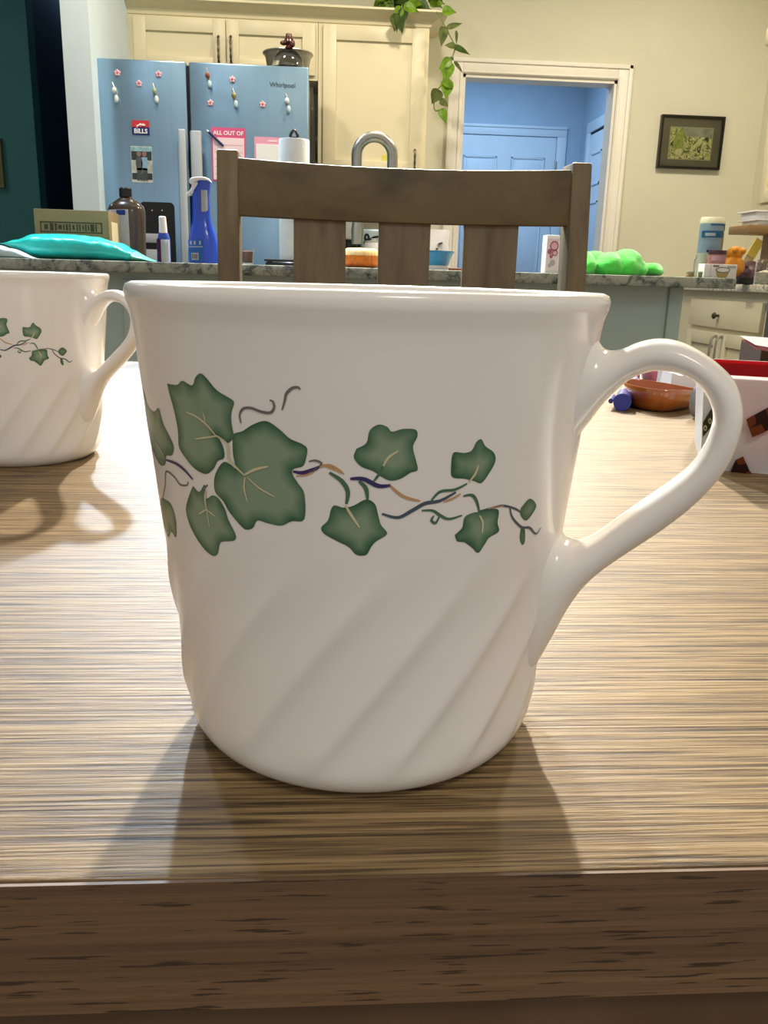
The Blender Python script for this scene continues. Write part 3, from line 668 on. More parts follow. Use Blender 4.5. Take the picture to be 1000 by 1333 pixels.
def figure(cu, cols):
    g = [('legs', [(-.12,.05),(-.02,.05),(0,.22),(.02,.05),(.12,.05),(.12,.40),(-.12,.40)], '#4a4f52'), ('shirt', [(-.13,.34),(.13,.34),(.16,.52),(.12,.70),(-.12,.70),(-.17,.52)], cols)]
    for nm, P, c in g: obj('printed_'+nm, prism([pp(cu+u, v) for u, v in P], FRY-.0030, FRY-.0021), mat('print '+nm+c, c, .4, var=.15, scale=60), t)
    x, z = pp(cu, .79); obj('printed_head', prism([(x+.010*math.cos(k*PI/5), z+.012*math.sin(k*PI/5)) for k in range(10)], FRY-.0032, FRY-.0021), mat('print head', '#8a6f66', .5), t)
figure(.38, '#55565e'); figure(.64, '#8fb3cf')
# shopping pads
M_pink = mat('pink pad header', '#d8598b', .55); M_pale = mat('pale pink paper', '#f3dde4', .6, var=.03); M_paper = mat('white paper', '#efeef0', .6, var=.02)
a, b2 = on_fridge(275, 165.5), on_fridge(320.5, 237)
t = thing('shopping_pad', 'pink shopping list pad headed all out of behind the chair post', 'notepad', ((a.x+b2.x)/2, FRY, b2.z))
obj('backing', bx((a.x, FRY-.004, b2.z), (b2.x, FRY-.0002, a.z)), M_pink, t); hz1 = a.z-(a.z-b2.z)*.19
obj('sheet', bx((a.x+.006, FRY-.006, b2.z+.006), (b2.x-.006, FRY-.0038, hz1)), M_pale, t)
text('heading', 'ALL OUT OF', ((a.x+b2.x)/2, FRY-.0045, (a.z+hz1)/2-.002), .0235, M_cw, t, bold=.0006)
for k in range(6): z = hz1-.03-k*.03; obj('ruled_line', bx((a.x+.012, FRY-.0065, z), (b2.x-.012, FRY-.0058, z+.0012)), M_pink, t)
a, b2 = on_fridge(331, 178), on_fridge(376, 237)
t = thing('weekly_pad', 'white notepad with pink border beside the paper towel roll', 'notepad', ((a.x+b2.x)/2, FRY, b2.z))
obj('backing', bx((a.x, FRY-.004, b2.z), (b2.x, FRY-.0002, a.z)), mat('rose pad border', '#e6a3bd', .55), t)
obj('sheet', bx((a.x+.008, FRY-.006, b2.z+.008), (b2.x-.008, FRY-.0038, a.z-.03)), M_paper, t)
obj('heading_bar', bx((a.x+.06, FRY-.0048, a.z-.019), (b2.x-.05, FRY-.0038, a.z-.012)), M_pale, t)
p0, p1 = on_fridge(269, 169, .012), on_fridge(291, 190, .012)
t = thing('pen', 'dark blue pen hanging at a slant across the pink shopping pad', 'pen', p1)
d = p1-p0; obj('barrel', tube([p0+d*.12, p1], .0055, 10), mat('navy pen', '#26285f', .35), t, smooth=True); obj('tip', tube([p0, p0+d*.12], [.002, .005], 10), M_paper, t, smooth=True)

# ------------------------------------------------------------------ wall cabinets
CYF = 4.77; BCZ0 = ZC+.018
M_hdl = mat('dark bronze pull', '#5d5348', .35, metal=.7)
def shaker(root, x0, x1, z0, z1, y, m, fwid=.062, name='door'):
    """framed door with a recessed panel, facing -Y"""
    d = obj(name, bx((x0, y-.006, z0), (x1, y, z1)), m, root)
    for (a, b_) in (((x0, z0), (x0+fwid, z1)), ((x1-fwid, z0), (x1, z1))): obj('stile', bx((a[0], y-.020, a[1]), (b_[0], y-.006, b_[1])), m, d, bevel=.0015)
    for (a, b_) in (((x0+fwid, z0), (x1-fwid, z0+fwid)), ((x0+fwid, z1-fwid), (x1-fwid, z1))): obj('rail', bx((a[0], y-.020, a[1]), (b_[0], y-.006, b_[1])), m, d, bevel=.0015)
    return d
def pull_v(parent, x, y, z0, z1, m=M_hdl):
    P = spline([(x, y, z1), (x, y-.022, z1-.012), (x, y-.028, (z0+z1)/2), (x, y-.022, z0+.012), (x, y, z0)], 6)
    return obj('handle', tube(P, [.0035+.003*abs(math.sin(i*.9)) for i in range(len(P))], 8), m, parent, smooth=True)
cx0 = at(162, 30, CYF).x; cxm = at(294.5, 40, CYF).x; cx1 = at(411, 50, CYF).x; px0 = at(421, 60, CYF).x; px1 = at(553, 60, CYF).x
ct = (at(200, 16, CYF).z + at(540, 38, CYF).z)/2
cb = at(407, 105, CYF).z; pb = 1.40
oc = thing('cabinet', 'cream double door wall cabinet above the stainless refrigerator', 'cabinet', ((cx0+cx1)/2, CYF+.16, cb))
obj('carcass', bx((cx0, CYF, cb), (cx1+.012, YB-.002, ct+.03)), M_cab, oc)
dl0 = at(173, 20, CYF).x
shaker(oc, dl0, cxm-.002, cb+.02, ct-.012, CYF, M_cab); shaker(oc, cxm+.002, cx1-.004, cb+.02, ct-.012, CYF, M_cab)
for px in (285, 301): q = at(px, 66, CYF-.02); pull_v(oc, q.x, CYF-.02, q.z-.06, q.z+.065)
uc = thing('cabinet', 'tall cream single door wall cabinet beneath the trailing pothos', 'cabinet', ((px0+px1)/2, CYF+.16, pb))
xe = at(558.5, 60, CYF).x
obj('carcass', bx((cx1+.014, CYF, pb), (xe, YB-.002, ct+.03)), M_cab, uc)
shaker(uc, px0, px1, pb+.01, ct-.012, CYF, M_cab, .066)
q = at(540, 195, CYF-.02); pull_v(uc, q.x, CYF-.02, q.z-.13, q.z)
# crown moulding
def crown(x0, x1, z0, proj, h):
    """profile swept along the front and the right return"""
    prof = [(0, 0), (.006, .0), (.010, .012), (.022, .024), (proj*.72, h*.72), (proj*.80, h*.80), (proj, h*.84), (proj, h), (0, h)]
    b = NB()
    path = [(x0-.0, CYF, 0, -1, 0), (x1, CYF, 1, -1, 0), (x1, YB-.002, 1, 0, 0)]
    rows = []
    for (x, y, sx, sy, _) in path: rows.append([b.verts.new((x+sx*d, y+sy*d, z0+z)) for d, z in prof])
    for A, B in zip(rows, rows[1:]):
        for k in range(len(prof)): b.faces.new((A[k], A[(k+1) % len(prof)], B[(k+1) % len(prof)], B[k]))
    b.faces.new(rows[0]); b.faces.new(list(reversed(rows[-1]))); return b
ctop = at(577, 16, CYF-.05).z
struct('trim_3', crown(cx0-.0, xe, ct, .085, ctop-ct), M_cab)
# beige end panel in the slot right of the refrigerator
obj('filler_strip', prism([(at(404, 110, 4.92).x, BCZ0+.12), (at(411.5, 240, 4.92).x, BCZ0+.12), (at(411.5, 240, 4.92).x, at(411.5, 240, 4.92).z), (at(408, 108, 4.92).x, cb), (at(404, 108, 4.92).x, cb)], 4.92, 4.94), M_wall, oc)

# back counter under the tall cabinet
bc0 = fx1+.035; bc1 = xe+.01
o = obj('back_countertop', bx((bc0, 4.47, ZC-.018), (bc1, YB-.002, ZC+.018)), G_back, None, bevel=.003); tag(o, 'pale granite back countertop between refrigerator and doorway', 'countertop')
o = thing('base_cabinet', 'cream base cabinet under the back countertop beside the refrigerator', 'cabinet', ((bc0+bc1)/2, 4.8, 0))
obj('carcass', bx((bc0+.01, 4.52, .1), (bc1-.01, YB-.002, ZC-.018)), M_cab, o); obj('toe_kick', bx((bc0+.02, 4.58, 0), (bc1-.02, YB-.01, .1)), M_dark, o)
shaker(o, bc0+.02, (bc0+bc1)/2-.003, .12, ZC-.03, 4.52, M_cab); shaker(o, (bc0+bc1)/2+.003, bc1-.02, .12, ZC-.03, 4.52, M_cab)
BCZ = ZC+.018
# coffee maker on the back counter
M_cm = mat('pale grey appliance', '#b9bcb8', .4)
q0, q1 = at(440, 300, 4.7), at(468.5, 320, 4.7)
t = thing('coffee_maker', 'grey and black coffee maker on the back counter seen between chair slats', 'coffee maker', ((q0.x+q1.x)/2, 4.72, BCZ))
z1, z2, z3 = at(460, 312.5, 4.7).z, at(460, 322, 4.7).z, at(460, 270, 4.7).z
obj('base', bx((q0.x, 4.66, BCZ), (q1.x, 4.9, BCZ+.04)), M_black, t, bevel=.006); obj('column', bx((q0.x, 4.80, BCZ+.04), (q1.x, 4.9, z3)), M_black, t, bevel=.006)
obj('brew_head', bx((q0.x, 4.66, z1), (q1.x, 4.90, z3)), M_cm, t, bevel=.012); obj('carafe', lathe([(0, BCZ+.041), (.05, BCZ+.042), (.058, BCZ+.09), (.045, z1-.004), (0, z1-.004)], 20, (q0.x+q1.x)/2, 4.73), M_black, t, smooth=True)
q0, q1 = at(468, 296, 4.78), at(505, 320, 4.78)
t = thing('toaster', 'steel toaster with a looped black cord on the back counter', 'toaster', ((q0.x+q1.x)/2, 4.85, BCZ))
obj('housing', bx((q0.x+.005, 4.78, BCZ+.01), (q1.x, 4.95, at(480, 297, 4.78).z)), mat('cool steel', '#a9bcc4', .35, metal=.6), t, bevel=.02)
obj('foot', bx((q0.x+.02, 4.79, BCZ), (q1.x-.01, 4.94, BCZ+.012)), M_black, t)
lp = [at(x, y, 4.70) for x, y in ((474, 318), (476, 313), (480, 311), (479, 306), (476, 306), (475.5, 311), (481, 312), (487, 309), (494, 308))]
obj('cord', tube(spline(lp, 5), .006, 6), M_black, t, smooth=True)
q = at(486, 316, 4.62)
t = thing('canister', 'white lidded canister in front of the steel toaster', 'canister', (q.x, 4.62, BCZ))
obj('body', lathe([(0, BCZ), (.045, BCZ), (.048, BCZ+.004), (.048, q.z-.005), (.046, q.z), (0, q.z)], 24, q.x, 4.62), M_paper, t, smooth=True); obj('lid', lathe([(0, q.z), (.047, q.z), (.047, q.z+.008), (.012, q.z+.012), (.012, q.z+.02), (0, q.z+.022)], 24, q.x, 4.62), M_cm, t, smooth=True)
q0, q1 = at(556, 300, 4.7), at(584, 326, 4.7)
t = thing('paper_bag', 'crumpled white paper bag with black marks behind the blue dish', 'bag', ((q0.x+q1.x)/2, 4.74, BCZ))
b = bx((q0.x, 4.68, BCZ), (q1.x, 4.82, at(570, 299, 4.7).z)); bmesh.ops.subdivide_edges(b, edges=b.edges, cuts=6, use_grid_fill=True)
for v in b.verts: v.co += Vector((noise.noise(v.co*18), noise.noise(v.co*18+Vector((5, 0, 0))), 0))*.012
obj('body', b, M_paper, t, smooth=True); 
q = at(573, 317, 4.66); obj('printed_mark', prism([(q.x-.012, q.z-.004), (q.x+.014, q.z+.002), (q.x+.012, q.z+.007), (q.x-.004, q.z+.003)], 4.655, 4.68), M_black, t)
q = at(569, 324, 4.66); obj('printed_mark', prism([(q.x-.004, q.z-.004), (q.x+.004, q.z-.004), (q.x+.003, q.z+.004), (q.x-.003, q.z+.004)], 4.655, 4.68), M_black, t)

# covered steel bowl on the refrigerator
M_cl = mat('clear glass', '#f4f6f4', .03, trans=1., var=.0, ior=1.45); M_bowl = mat('satin steel bowl', '#a9a595', .35, metal=.7)
q = at(375, 80, FRY+.35)
t = thing('steel_bowl', 'wide steel bowl standing on top of the refrigerator', 'bowl', (q.x, FRY+.35, fz))
rb = (at(407, 80, FRY+.35).x-at(341, 80, FRY+.35).x)/2; zr = at(375, 71, FRY+.35).z
bz = fz
obj('bowl_shell', lathe([(0, bz), (rb*.6, bz), (rb*.75, bz+.02), (rb*.9, zr-.012), (rb, zr), (rb*.99, zr+.004), (rb*.88, zr-.010), (rb*.72, bz+.03), (0, bz+.012)], 40, q.x, FRY+.35), M_bowl, t, smooth=True)
rg = rb*.66; c0 = Vector((q.x+.004, FRY+.27, bz)); zg = at(375, 62, FRY+.3).z
t2 = thing('glass_dome', 'clear glass dome with a dark turned wooden knob on the refrigerator', 'cloche', (c0.x, c0.y-.19, bz))
gy = FRY+.15; c0 = Vector((at(375, 70, gy).x, gy, bz)); rg = (at(394, 75, gy).x-at(352, 75, gy).x)/2; zg = at(375, 63.5, gy).z; h = zg-bz
pr = [(rg, bz), (rg*.99, bz+h*.3), (rg*.90, bz+h*.6), (rg*.66, bz+h*.87), (rg*.3, bz+h*.98), (0, zg)]
obj('dome', lathe(pr+[(0, zg-.004)]+[(r*.96, z-.003) for r, z in reversed(pr[:-1])], 40, c0.x, gy), M_cl, t2, smooth=True)
M_kn = mat('dark red wood knob', '#4a2018', .25, var=.2, scale=40, coat=.5)
b = NB(); zk = zg; k2 = at(377, 45, gy).z
b = lathe([(0, zk), (.018, zk+.002), (.012, zk+.012), (.022, zk+.025), (.020, zk+.04), (.010, zk+.05), (.013, zk+.06), (.019, k2-.025), (.016, k2-.008), (0, k2)], 20, c0.x+.004, gy)
ball(b, (c0.x-.018, gy-.004, zk+.022), (.018, .014, .010)); ball(b, (c0.x+.018, gy-.006, zk+.020), (.015, .014, .017))
obj('knob', b, M_kn, t2, smooth=True)
obj('dark_cake', lathe([(0, bz+.002), (rg*.8, bz+.002), (rg*.82, bz+.018), (rg*.7, bz+.024), (0, bz+.024)], 28, c0.x, gy), mat('dark chocolate', '#1d0f0b', .5), t2, smooth=True)

# ------------------------------------------------------------------ pothos on the cabinet top
M_l1 = mat('bright pothos leaf', '#84ad2e', .35, var=.35, scale=30); M_l2 = mat('dark pothos leaf', '#4d6a28', .35, var=.35, scale=30); M_l3 = mat('olive pothos leaf', '#6d7a3a', .4, var=.4, scale=40)
M_vine = mat('vine stem', '#6f7d3d', .5)
def leaf_bm(c, tip, nrm, L_, W_):
    """pointed heart leaf from base c along tip, normal nrm"""
    b = NB(); t = Vector(tip).normalized(); n = Vector(nrm); n = (n-t*n.dot(t)).normalized(); s = t.cross(n); rows = []
    for u, w in ((-.06, .16), (0, .34), (.12, .47), (.3, .5), (.5, .42), (.7, .27), (.88, .1), (1, 0.01)):
        base = Vector(c)+t*(u*L_)-n*(.18*L_*u*u)
        rows.append([b.verts.new(base+s*(w*W_*k)+n*(.10*W_*abs(k))) for k in (-1, -.5, 0, .5, 1)])
    for A, B in zip(rows, rows[1:]):
        for k in range(4): b.faces.new((A[k], A[k+1], B[k+1], B[k]))
    bmesh.ops.solidify(b, geom=b.faces[:], thickness=.0012)
    return b
PYV = CYF-.10
cz = ctop
pt = thing('pothos_plant', 'green pothos trailing over the corner of the cream cabinet crown', 'plant', (at(525, 5, CYF+.12).x, CYF+.12, cz))
pxm = at(527, 5, CYF+.12).x
obj('pot', lathe([(0, cz), (.075, cz), (.082, cz+.01), (.10, cz+.13), (.108, cz+.15), (.10, cz+.15), (.092, cz+.13), (0, cz+.12)], 28, pxm, CYF+.12), mat('dark pot', '#2a2d26', .5), pt, smooth=True)
obj('soil', lathe([(0, cz+.135), (.091, cz+.133)], 28, pxm, CYF+.12), mat('soil', '#33261c', .9), pt)
rnd = random.Random(3)
for k in range(46):
    px = rnd.uniform(486, 566); q = at(px, rnd.uniform(-12, 9), CYF+rnd.uniform(-.03, .12)); q.z = max(q.z, ctop+.015)
    obj('leaf', leaf_bm(q, (rnd.uniform(-1, 1), rnd.uniform(-.8, .2), rnd.uniform(-.7, .2)), (rnd.uniform(-.4, .4), -1, .7), rnd.uniform(.05, .085), rnd.uniform(.045, .065)), rnd.choice((M_l1, M_l1, M_l2, M_l2)), pt, smooth=True)
vp = [at(x, y, PYV) for x, y in ((562, 8), (571, 18), (577, 30), (584, 43), (592, 61), (589, 74), (584, 88), (579, 99), (575, 110), (569, 118), (566, 126), (565, 138), (567, 144), (573, 143))]
vp[0].y = CYF-.02; vp[0].z = ctop+.02; vp[1].y = PYV
obj('vine', tube(spline(vp, 4), .0032, 6), M_vine, pt, smooth=True)
for (px, py, dx, dz, L_, W_, m) in ((577, 14, 1, -.05, .065, .055, M_l1), (583, 36, 1, .35, .075, .03, M_l3), (578, 36, -.1, -1, .085, .05, M_l3), (594, 41, .1, -1, .06, .016, M_l3), (592, 61, 1, -.35, .085, .035, M_l2), (592, 60, -1, .05, .05, .035, M_l3),
        (583, 82, -.1, -1, .09, .075, M_l1), (586, 78, -.5, -.4, .07, .05, M_l1), (592, 81, .8, -.8, .065, .022, M_l3), (582, 105, .0, -1, .085, .07, M_l1), (578, 105, .7, -.5, .06, .05, M_l1), (571, 118, -.5, -1, .07, .065, M_l3), (573, 131, .9, -.5, .05, .04, M_l3), (574, 143, .5, -1, .07, .05, M_l1)):
    q = at(px, py, PYV-.004); obj('leaf', leaf_bm(q, (dx, -.1, dz), (.2, -1, .3), L_, W_), m, pt, smooth=True)
for (px, py, dx, dz, m) in ((522, 10, -.5, -1, M_l1), (526, 12, -.15, -1, M_l2), (516, 19, -.1, -1, M_l2), (519, 22, .3, -1, M_l2), (527, 8, .7, -.2, M_l1), (513, 20, .2, -.8, M_l3)):
    q = at(px, py, CYF-.10); obj('leaf', leaf_bm(q, (dx, -.05, dz), (0, -1, .25), .075, .05), m, pt, smooth=True)
obj('vine', tube(spline([Vector((pxm-.02, CYF+.02, ctop+.02)), Vector((at(524, 8, CYF-.1).x, CYF-.09, ctop+.012)), at(521, 14, CYF-.097), at(518, 22, CYF-.097)], 4), .003, 6), M_vine, pt, smooth=True)

# ------------------------------------------------------------------ picture on the back wall
a, b2 = at(859, 148, YB), at(938, 223, YB)
fxa, fxb = (at(862, 148, YB).x+at(852, 218, YB).x)/2, (at(942, 155, YB).x+at(934, 223, YB).x)/2; fza, fzb = (at(852, 218, YB).z+at(934, 223, YB).z)/2, (at(862, 148, YB).z+at(942, 155, YB).z)/2
t = thing('picture', 'black framed landscape picture with dark olive mat on the beige wall', 'picture', ((fxa+fxb)/2, YB, fza))
fw_ = .012; ty = YB-.03
for (p_, q_) in (((fxa, fza), (fxb, fza+fw_)), ((fxa, fzb-fw_), (fxb, fzb)), ((fxa, fza+fw_), (fxa+fw_, fzb-fw_)), ((fxb-fw_, fza+fw_), (fxb, fzb-fw_))):
    obj('frame_bar', bx((p_[0], ty, p_[1]), (q_[0], YB-.0005, q_[1])), mat('black frame', '#17140f', .35), t)
obj('mat_board', bx((fxa+fw_, YB-.016, fza+fw_), (fxb-fw_, YB-.004, fzb-fw_)), mat('olive mat board', '#66634d', .5, var=.05), t)
def art():
    m = bpy.data.materials.new('landscape print'); m.use_nodes = True; N = m.node_tree.nodes; L = m.node_tree.links; b = N['Principled BSDF']
    tc = N.new('ShaderNodeTexCoord'); n1 = N.new('ShaderNodeTexNoise'); n1.inputs['Scale'].default_value = 38; n1.inputs['Detail'].default_value = 5; n1.inputs['Distortion'].default_value = 1.2; L.new(tc.outputs['Object'], n1.inputs['Vector'])
    rp = N.new('ShaderNodeValToRGB'); e = rp.color_ramp.elements
    while len(e) < 5: e.new(.5)
    for el, (p, c) in zip(e, ((.30, '#16190e'), (.41, '#4f5828'), (.5, '#a8b25c'), (.57, '#e0dfa6'), (.68, '#4a5626'))): el.position = p; el.color = hx(c)+(1,)
    L.new(n1.outputs['Fac'], rp.inputs[0]); L.new(rp.outputs[0], b.inputs['Base Color']); b.inputs['Roughness'].default_value = .4; return m
ia, ib = at(869, 163, YB), at(926, 211, YB)
iw = (fxb-fxa); ih = (fzb-fza); ix0, ix1, iz0, iz1 = fxa+iw*.17, fxb-iw*.17, fza+ih*.19, fzb-ih*.23
obj('print_border', bx((ix0-.005, YB-.0175, iz0-.005), (ix1+.005, YB-.0155, iz1+.005)), mat('pale bevel', '#a8a57a', .5), t)
obj('print', bx((ix0, YB-.019, iz0), (ix1, YB-.017, iz1)), art(), t)
obj('printed_sky', bx((ix0+(ix1-ix0)*.28, YB-.0195, iz0+(iz1-iz0)*.72), (ix1, YB-.0185, iz1)), mat('landscape sky', '#8d927e', .4, var=.3, scale=20), t)
obj('printed_tree', prism([(ix0+.02, iz0+.06), (ix0+.08, iz0+.05), (ix0+.075, iz0+.11), (ix0+.09, iz1-.04), (ix0+.06, iz1-.005), (ix0+.035, iz1-.03), (ix0+.02, iz0+.10)], YB-.0198, YB-.0187), mat('print tree', '#8fa045', .4, var=.3, scale=60), t)
gm = mat('picture glass', '#ffffff', .03, trans=1., ior=1.3)
obj('glass', bx((fxa+fw_, YB-.0235, fza+fw_), (fxb-fw_, YB-.0215, fzb-fw_)), gm, t)
# dim picture in the hall
a, b2 = at(-14, 180, 5.3), at(8, 245, 5.3)
t = thing('hall_picture', 'dark picture with a thin gilt frame on the dim teal hall wall', 'picture', ((a.x+b2.x)/2, 5.3, b2.z))
obj('frame_bar', bx((b2.x-.02, 5.27, b2.z), (b2.x, 5.2995, a.z)), mat('dull gilt', '#6b6238', .4), t); obj('frame_bar', bx((a.x, 5.27, b2.z), (a.x+.02, 5.2995, a.z)), MATS['dull gilt'], t)
obj('frame_bar', bx((a.x+.02, 5.27, a.z-.02), (b2.x-.02, 5.2995, a.z)), MATS['dull gilt'], t); obj('frame_bar', bx((a.x+.02, 5.27, b2.z), (b2.x-.02, 5.2995, b2.z+.02)), MATS['dull gilt'], t)
obj('canvas', bx((a.x+.02, 5.285, b2.z+.02), (b2.x-.02, 5.2995, a.z-.02)), mat('night canvas', '#14181c', .5, var=.5, scale=12), t)
# ------------------------------------------------------------------ things on the island
def skin_x(levels, y, dep, bm=None, n=20, flat=.75):
    """bottle from px outline levels [(py, px_left, px_right)] at depth y, elliptical sections (half depth = dep * half width)"""
    bm = bm or NB(); rings = []
    for (py, pl, pr) in levels:
        a, b_ = at(pl, py, y), at(pr, py, y); cx, hw, z = (a.x+b_.x)/2, (b_.x-a.x)/2, (a.z+b_.z)/2
        ring = []
        for k in range(n):
            q = 2*PI*k/n; c, s = math.cos(q), math.sin(q); c = math.copysign(abs(c)**flat, c); s = math.copysign(abs(s)**flat, s)
            ring.append(bm.verts.new((cx+hw*c, y+hw*dep*s, max(z, IZ+.0005))))
        rings.append(ring)
    for A, B in zip(rings, rings[1:]):
        for k in range(n): bm.faces.new((A[k], A[(k+1) % n], B[(k+1) % n], B[k]))
    bm.faces.new(list(reversed(rings[0]))); bm.faces.new(rings[-1]); return bm
# cardboard box
M_card = mat('brown cardboard', '#8d7a57', .8, var=.06, scale=10); M_cardl = mat('pale cardboard side', '#c2ab7d', .8, var=.06); M_ink = mat('dark box ink', '#463c28', .8); M_tape = mat('clear tape', '#c3b08f', .25)
y0 = 2.80; a, c = at(43, 270, y0), at(141, 276, y0); zt = (a.z+c.z)/2; y1 = y0+.14
t = thing('cardboard_box', 'brown cardboard box with a printed symbol strip behind the teal mailer', 'box', ((a.x+c.x)/2, y0+.07, IZ))
obj('carton', bx((a.x, y0, IZ), (c.x, y1, zt)), M_card, t, bevel=.002)
obj('tape', bx((a.x+.01, y0+.05, zt), (c.x-.01, y0+.09, zt+.0006)), M_tape, t)
zb0, zb1 = at(90, 303, y0).z, at(90, 289, y0).z; xa, xb = at(52, 290, y0).x, at(133, 295, y0).x
for (p, q) in (((xa, zb0), (xb, zb0+.003)), ((xa, zb1-.003), (xb, zb1)), ((xa, zb0), (xa+.003, zb1)), ((xb-.003, zb0), (xb, zb1))): obj('printed_frame', bx((p[0], y0-.0008, p[1]), (q[0], y0+.0002, q[1])), M_ink, t)
rnd = random.Random(5); x = xa+.012
while x < xb-.02:
    w = rnd.choice((.004, .006, .011)); h = rnd.uniform(.5, .95); zc_ = (zb0+zb1)/2; hh = (zb1-zb0)/2*h*.75
    obj('printed_symbol', bx((x, y0-.0008, zc_-hh), (x+w, y0+.0002, zc_+hh)), M_ink, t); x += w+rnd.choice((.004, .006))
obj('side_label', bx((c.x-.0002, y0+.03, IZ+.02), (c.x+.0008, y0+.11, zt-.03)), mat('label paper', '#e0d3b0', .6), t)
# mailers
def mailer(name, label, x0, x1, y, dep, h, m, shape, seed, parts=None):
    """puffed bag: shape = [(u, bottom, top, depth share)] lofted along X with creases"""
    b = NB(); n = 40; rings = []; nu = 56
    def lerp(u):
        for s0, s1 in zip(shape, shape[1:]):
            if u <= s1[0]:
                k = (u-s0[0])/(s1[0]-s0[0]); k = k*k*(3-2*k); return [s0[i]+(s1[i]-s0[i])*k for i in (1, 2, 3)]
        return shape[-1][1:]
    for i in range(nu+1):
        u = i/nu; lo, hi, ds = lerp(u); x = x0+(x1-x0)*u; zc_, hh = IZ+h*(lo+hi)/2, h*(hi-lo)/2; ring = []
        for k in range(n):
            a = 2*PI*k/n; c, sn = math.cos(a), math.sin(a); c = math.copysign(abs(c)**.75, c); sn = math.copysign(abs(sn)**.7, sn)
            p = Vector((x, y+dep/2*ds*c, zc_+hh*sn)); w = noise.noise(Vector((x*16+seed, p.y*20, p.z*30)))*.10+abs(noise.noise(Vector((x*34+seed, p.y*30, p.z*55))))*.12
            p += Vector((0, c, sn))*(-w*hh*.8); p.z = max(p.z, IZ+.0006); ring.append(b.verts.new(p))
        rings.append(ring)
    for A, B in zip(rings, rings[1:]):
        for k in range(n): b.faces.new((A[k], A[(k+1) % n], B[(k+1) % n], B[k]))
    b.faces.new(list(reversed(rings[0]))); b.faces.new(rings[-1])
    t = thing(name, label, 'mailer', ((x0+x1)/2, y, IZ)); obj('envelope', b, m, t, smooth=True, angle=28); return t
M_tealb = mat('teal poly bag', '#22c3bd', .28, var=.08, scale=20, coat=.4); M_mint = mat('mint green plastic', '#6fd6b5', .3, coat=.3); M_paleb = mat('pale blue poly bag', '#cfe9ee', .3, coat=.3)
yM = 2.66; xa, xb = at(4, 320, yM-.05).x, at(172, 325, yM-.05).x; hm = at(80, 303.5, yM-.05).z-IZ
t = mailer('poly_mailer', 'shiny teal padded mailer lying in front of the cardboard box', xa, xb, yM, .17, hm, M_tealb, [(0, .52, .56, .85), (.10, .34, .74, .95), (.24, .02, .98, 1.), (.45, 0, 1., 1.), (.7, 0, .92, 1.), (.88, 0, .72, 1.), (.97, 0, .50, .9), (1, .08, .42, .8)], 2.)
b = NB(); g = []
for i in range(9):
    u = i/8; x = xb-.012+u*(at(201, 341, yM-.05).x-xb+.012); zt_ = IZ+hm*(.44*(1-u)**1.2)+.003; ring = []
    for k in range(17):
        a = 2*PI*k/16; 
        if k == 16: continue
        c, sn = math.cos(a), math.sin(a); hh = max(.0012, (zt_-IZ)/2); p = Vector((x, yM-.01*u+.070*(1-.3*u)*c, IZ+.0006+hh*(1+sn))); p.z += noise.noise(p*45)*.004*(1-u); p.z = max(p.z, IZ+.0005); ring.append(b.verts.new(p))
    g.append(ring)
for A, B in zip(g, g[1:]):
    for k in range(16): b.faces.new((A[k], A[(k+1) % 16], B[(k+1) % 16], B[k]))
b.faces.new(list(reversed(g[0]))); b.faces.new(g[-1])
obj('folded_flap', b, M_mint, t, smooth=True, angle=30)
xa, xb = at(-40, 330, 2.53).x, at(49, 335, 2.53).x
mailer('poly_mailer', 'pale blue white mailer in front of the teal one at the picture edge', xa, xb, 2.536, .056, at(5, 319.5, 2.53).z-IZ, M_paleb, [(0, 0, .9, 1), (.45, 0, 1, 1), (.6, 0, .8, 1), (1, 0, .02, 1)], 9.)
# brown bottle
M_brn = mat('dark brown bottle', '#41352a', .25, var=.08, coat=.4); M_lblw = mat('white label', '#e6e9ec', .5); M_lblb = mat('blue label', '#2a4fae', .5)
yb_ = 3.00
t = thing('brown_bottle', 'dark brown plastic bottle with black cap and white label beside the cardboard box', 'bottle', (at(165, 330, yb_).x, yb_, IZ))
obj('body', skin_x([(346, 144, 190), (343, 142.5, 190), (330, 142, 190), (290, 141.5, 189.5), (274, 141, 189), (268, 143, 187), (262, 150, 180), (258, 155.5, 173), (256, 156.5, 171.5), (254, 156.5, 171.5)], yb_, .72, flat=.8), M_brn, t, smooth=True)
obj('cap', skin_x([(256, 155.5, 171.8), (246, 155.2, 171.4), (244.3, 156.5, 170)], yb_, 1., flat=1.), M_black, t, smooth=True, angle=30)
hwb = (at(190, 300, yb_).x-at(142, 300, yb_).x)/2
def wrap_label(px0, px1, py0, py1, y, pxl, pxr, dep, off, m, parent, name='label_band', flat=.8):
    """curved label patch on the front of a skin_x bottle"""
    a, b_ = at(pxl, (py0+py1)/2, y), at(pxr, (py0+py1)/2, y); cx, hw = (a.x+b_.x)/2, (b_.x-a.x)/2; b = NB(); rows = []
    for i in range(9):
        px = px0+(px1-px0)*i/8; x = at(px, (py0+py1)/2, y).x; c = max(-1, min(1, (x-cx)/hw)); cc = abs(c)**(1/flat); s = math.sqrt(max(0, 1-cc*cc))**flat
        yy = y-hw*dep*s-off
        rows.append([b.verts.new((x, yy, at(px, py, y).z)) for py in (py0, py1)])
    for A, B in zip(rows, rows[1:]): b.faces.new((A[0], A[1], B[1], B[0]))
    bmesh.ops.solidify(b, geom=b.faces[:], thickness=.0006); return obj(name, b, m, parent)
wrap_label(146.5, 172.5, 274, 345, yb_, 141.5, 189.5, .72, .0012, M_lblw, t); wrap_label(149, 167, 274.5, 281, yb_, 141.5, 189.5, .72, .0022, M_lblb, t)
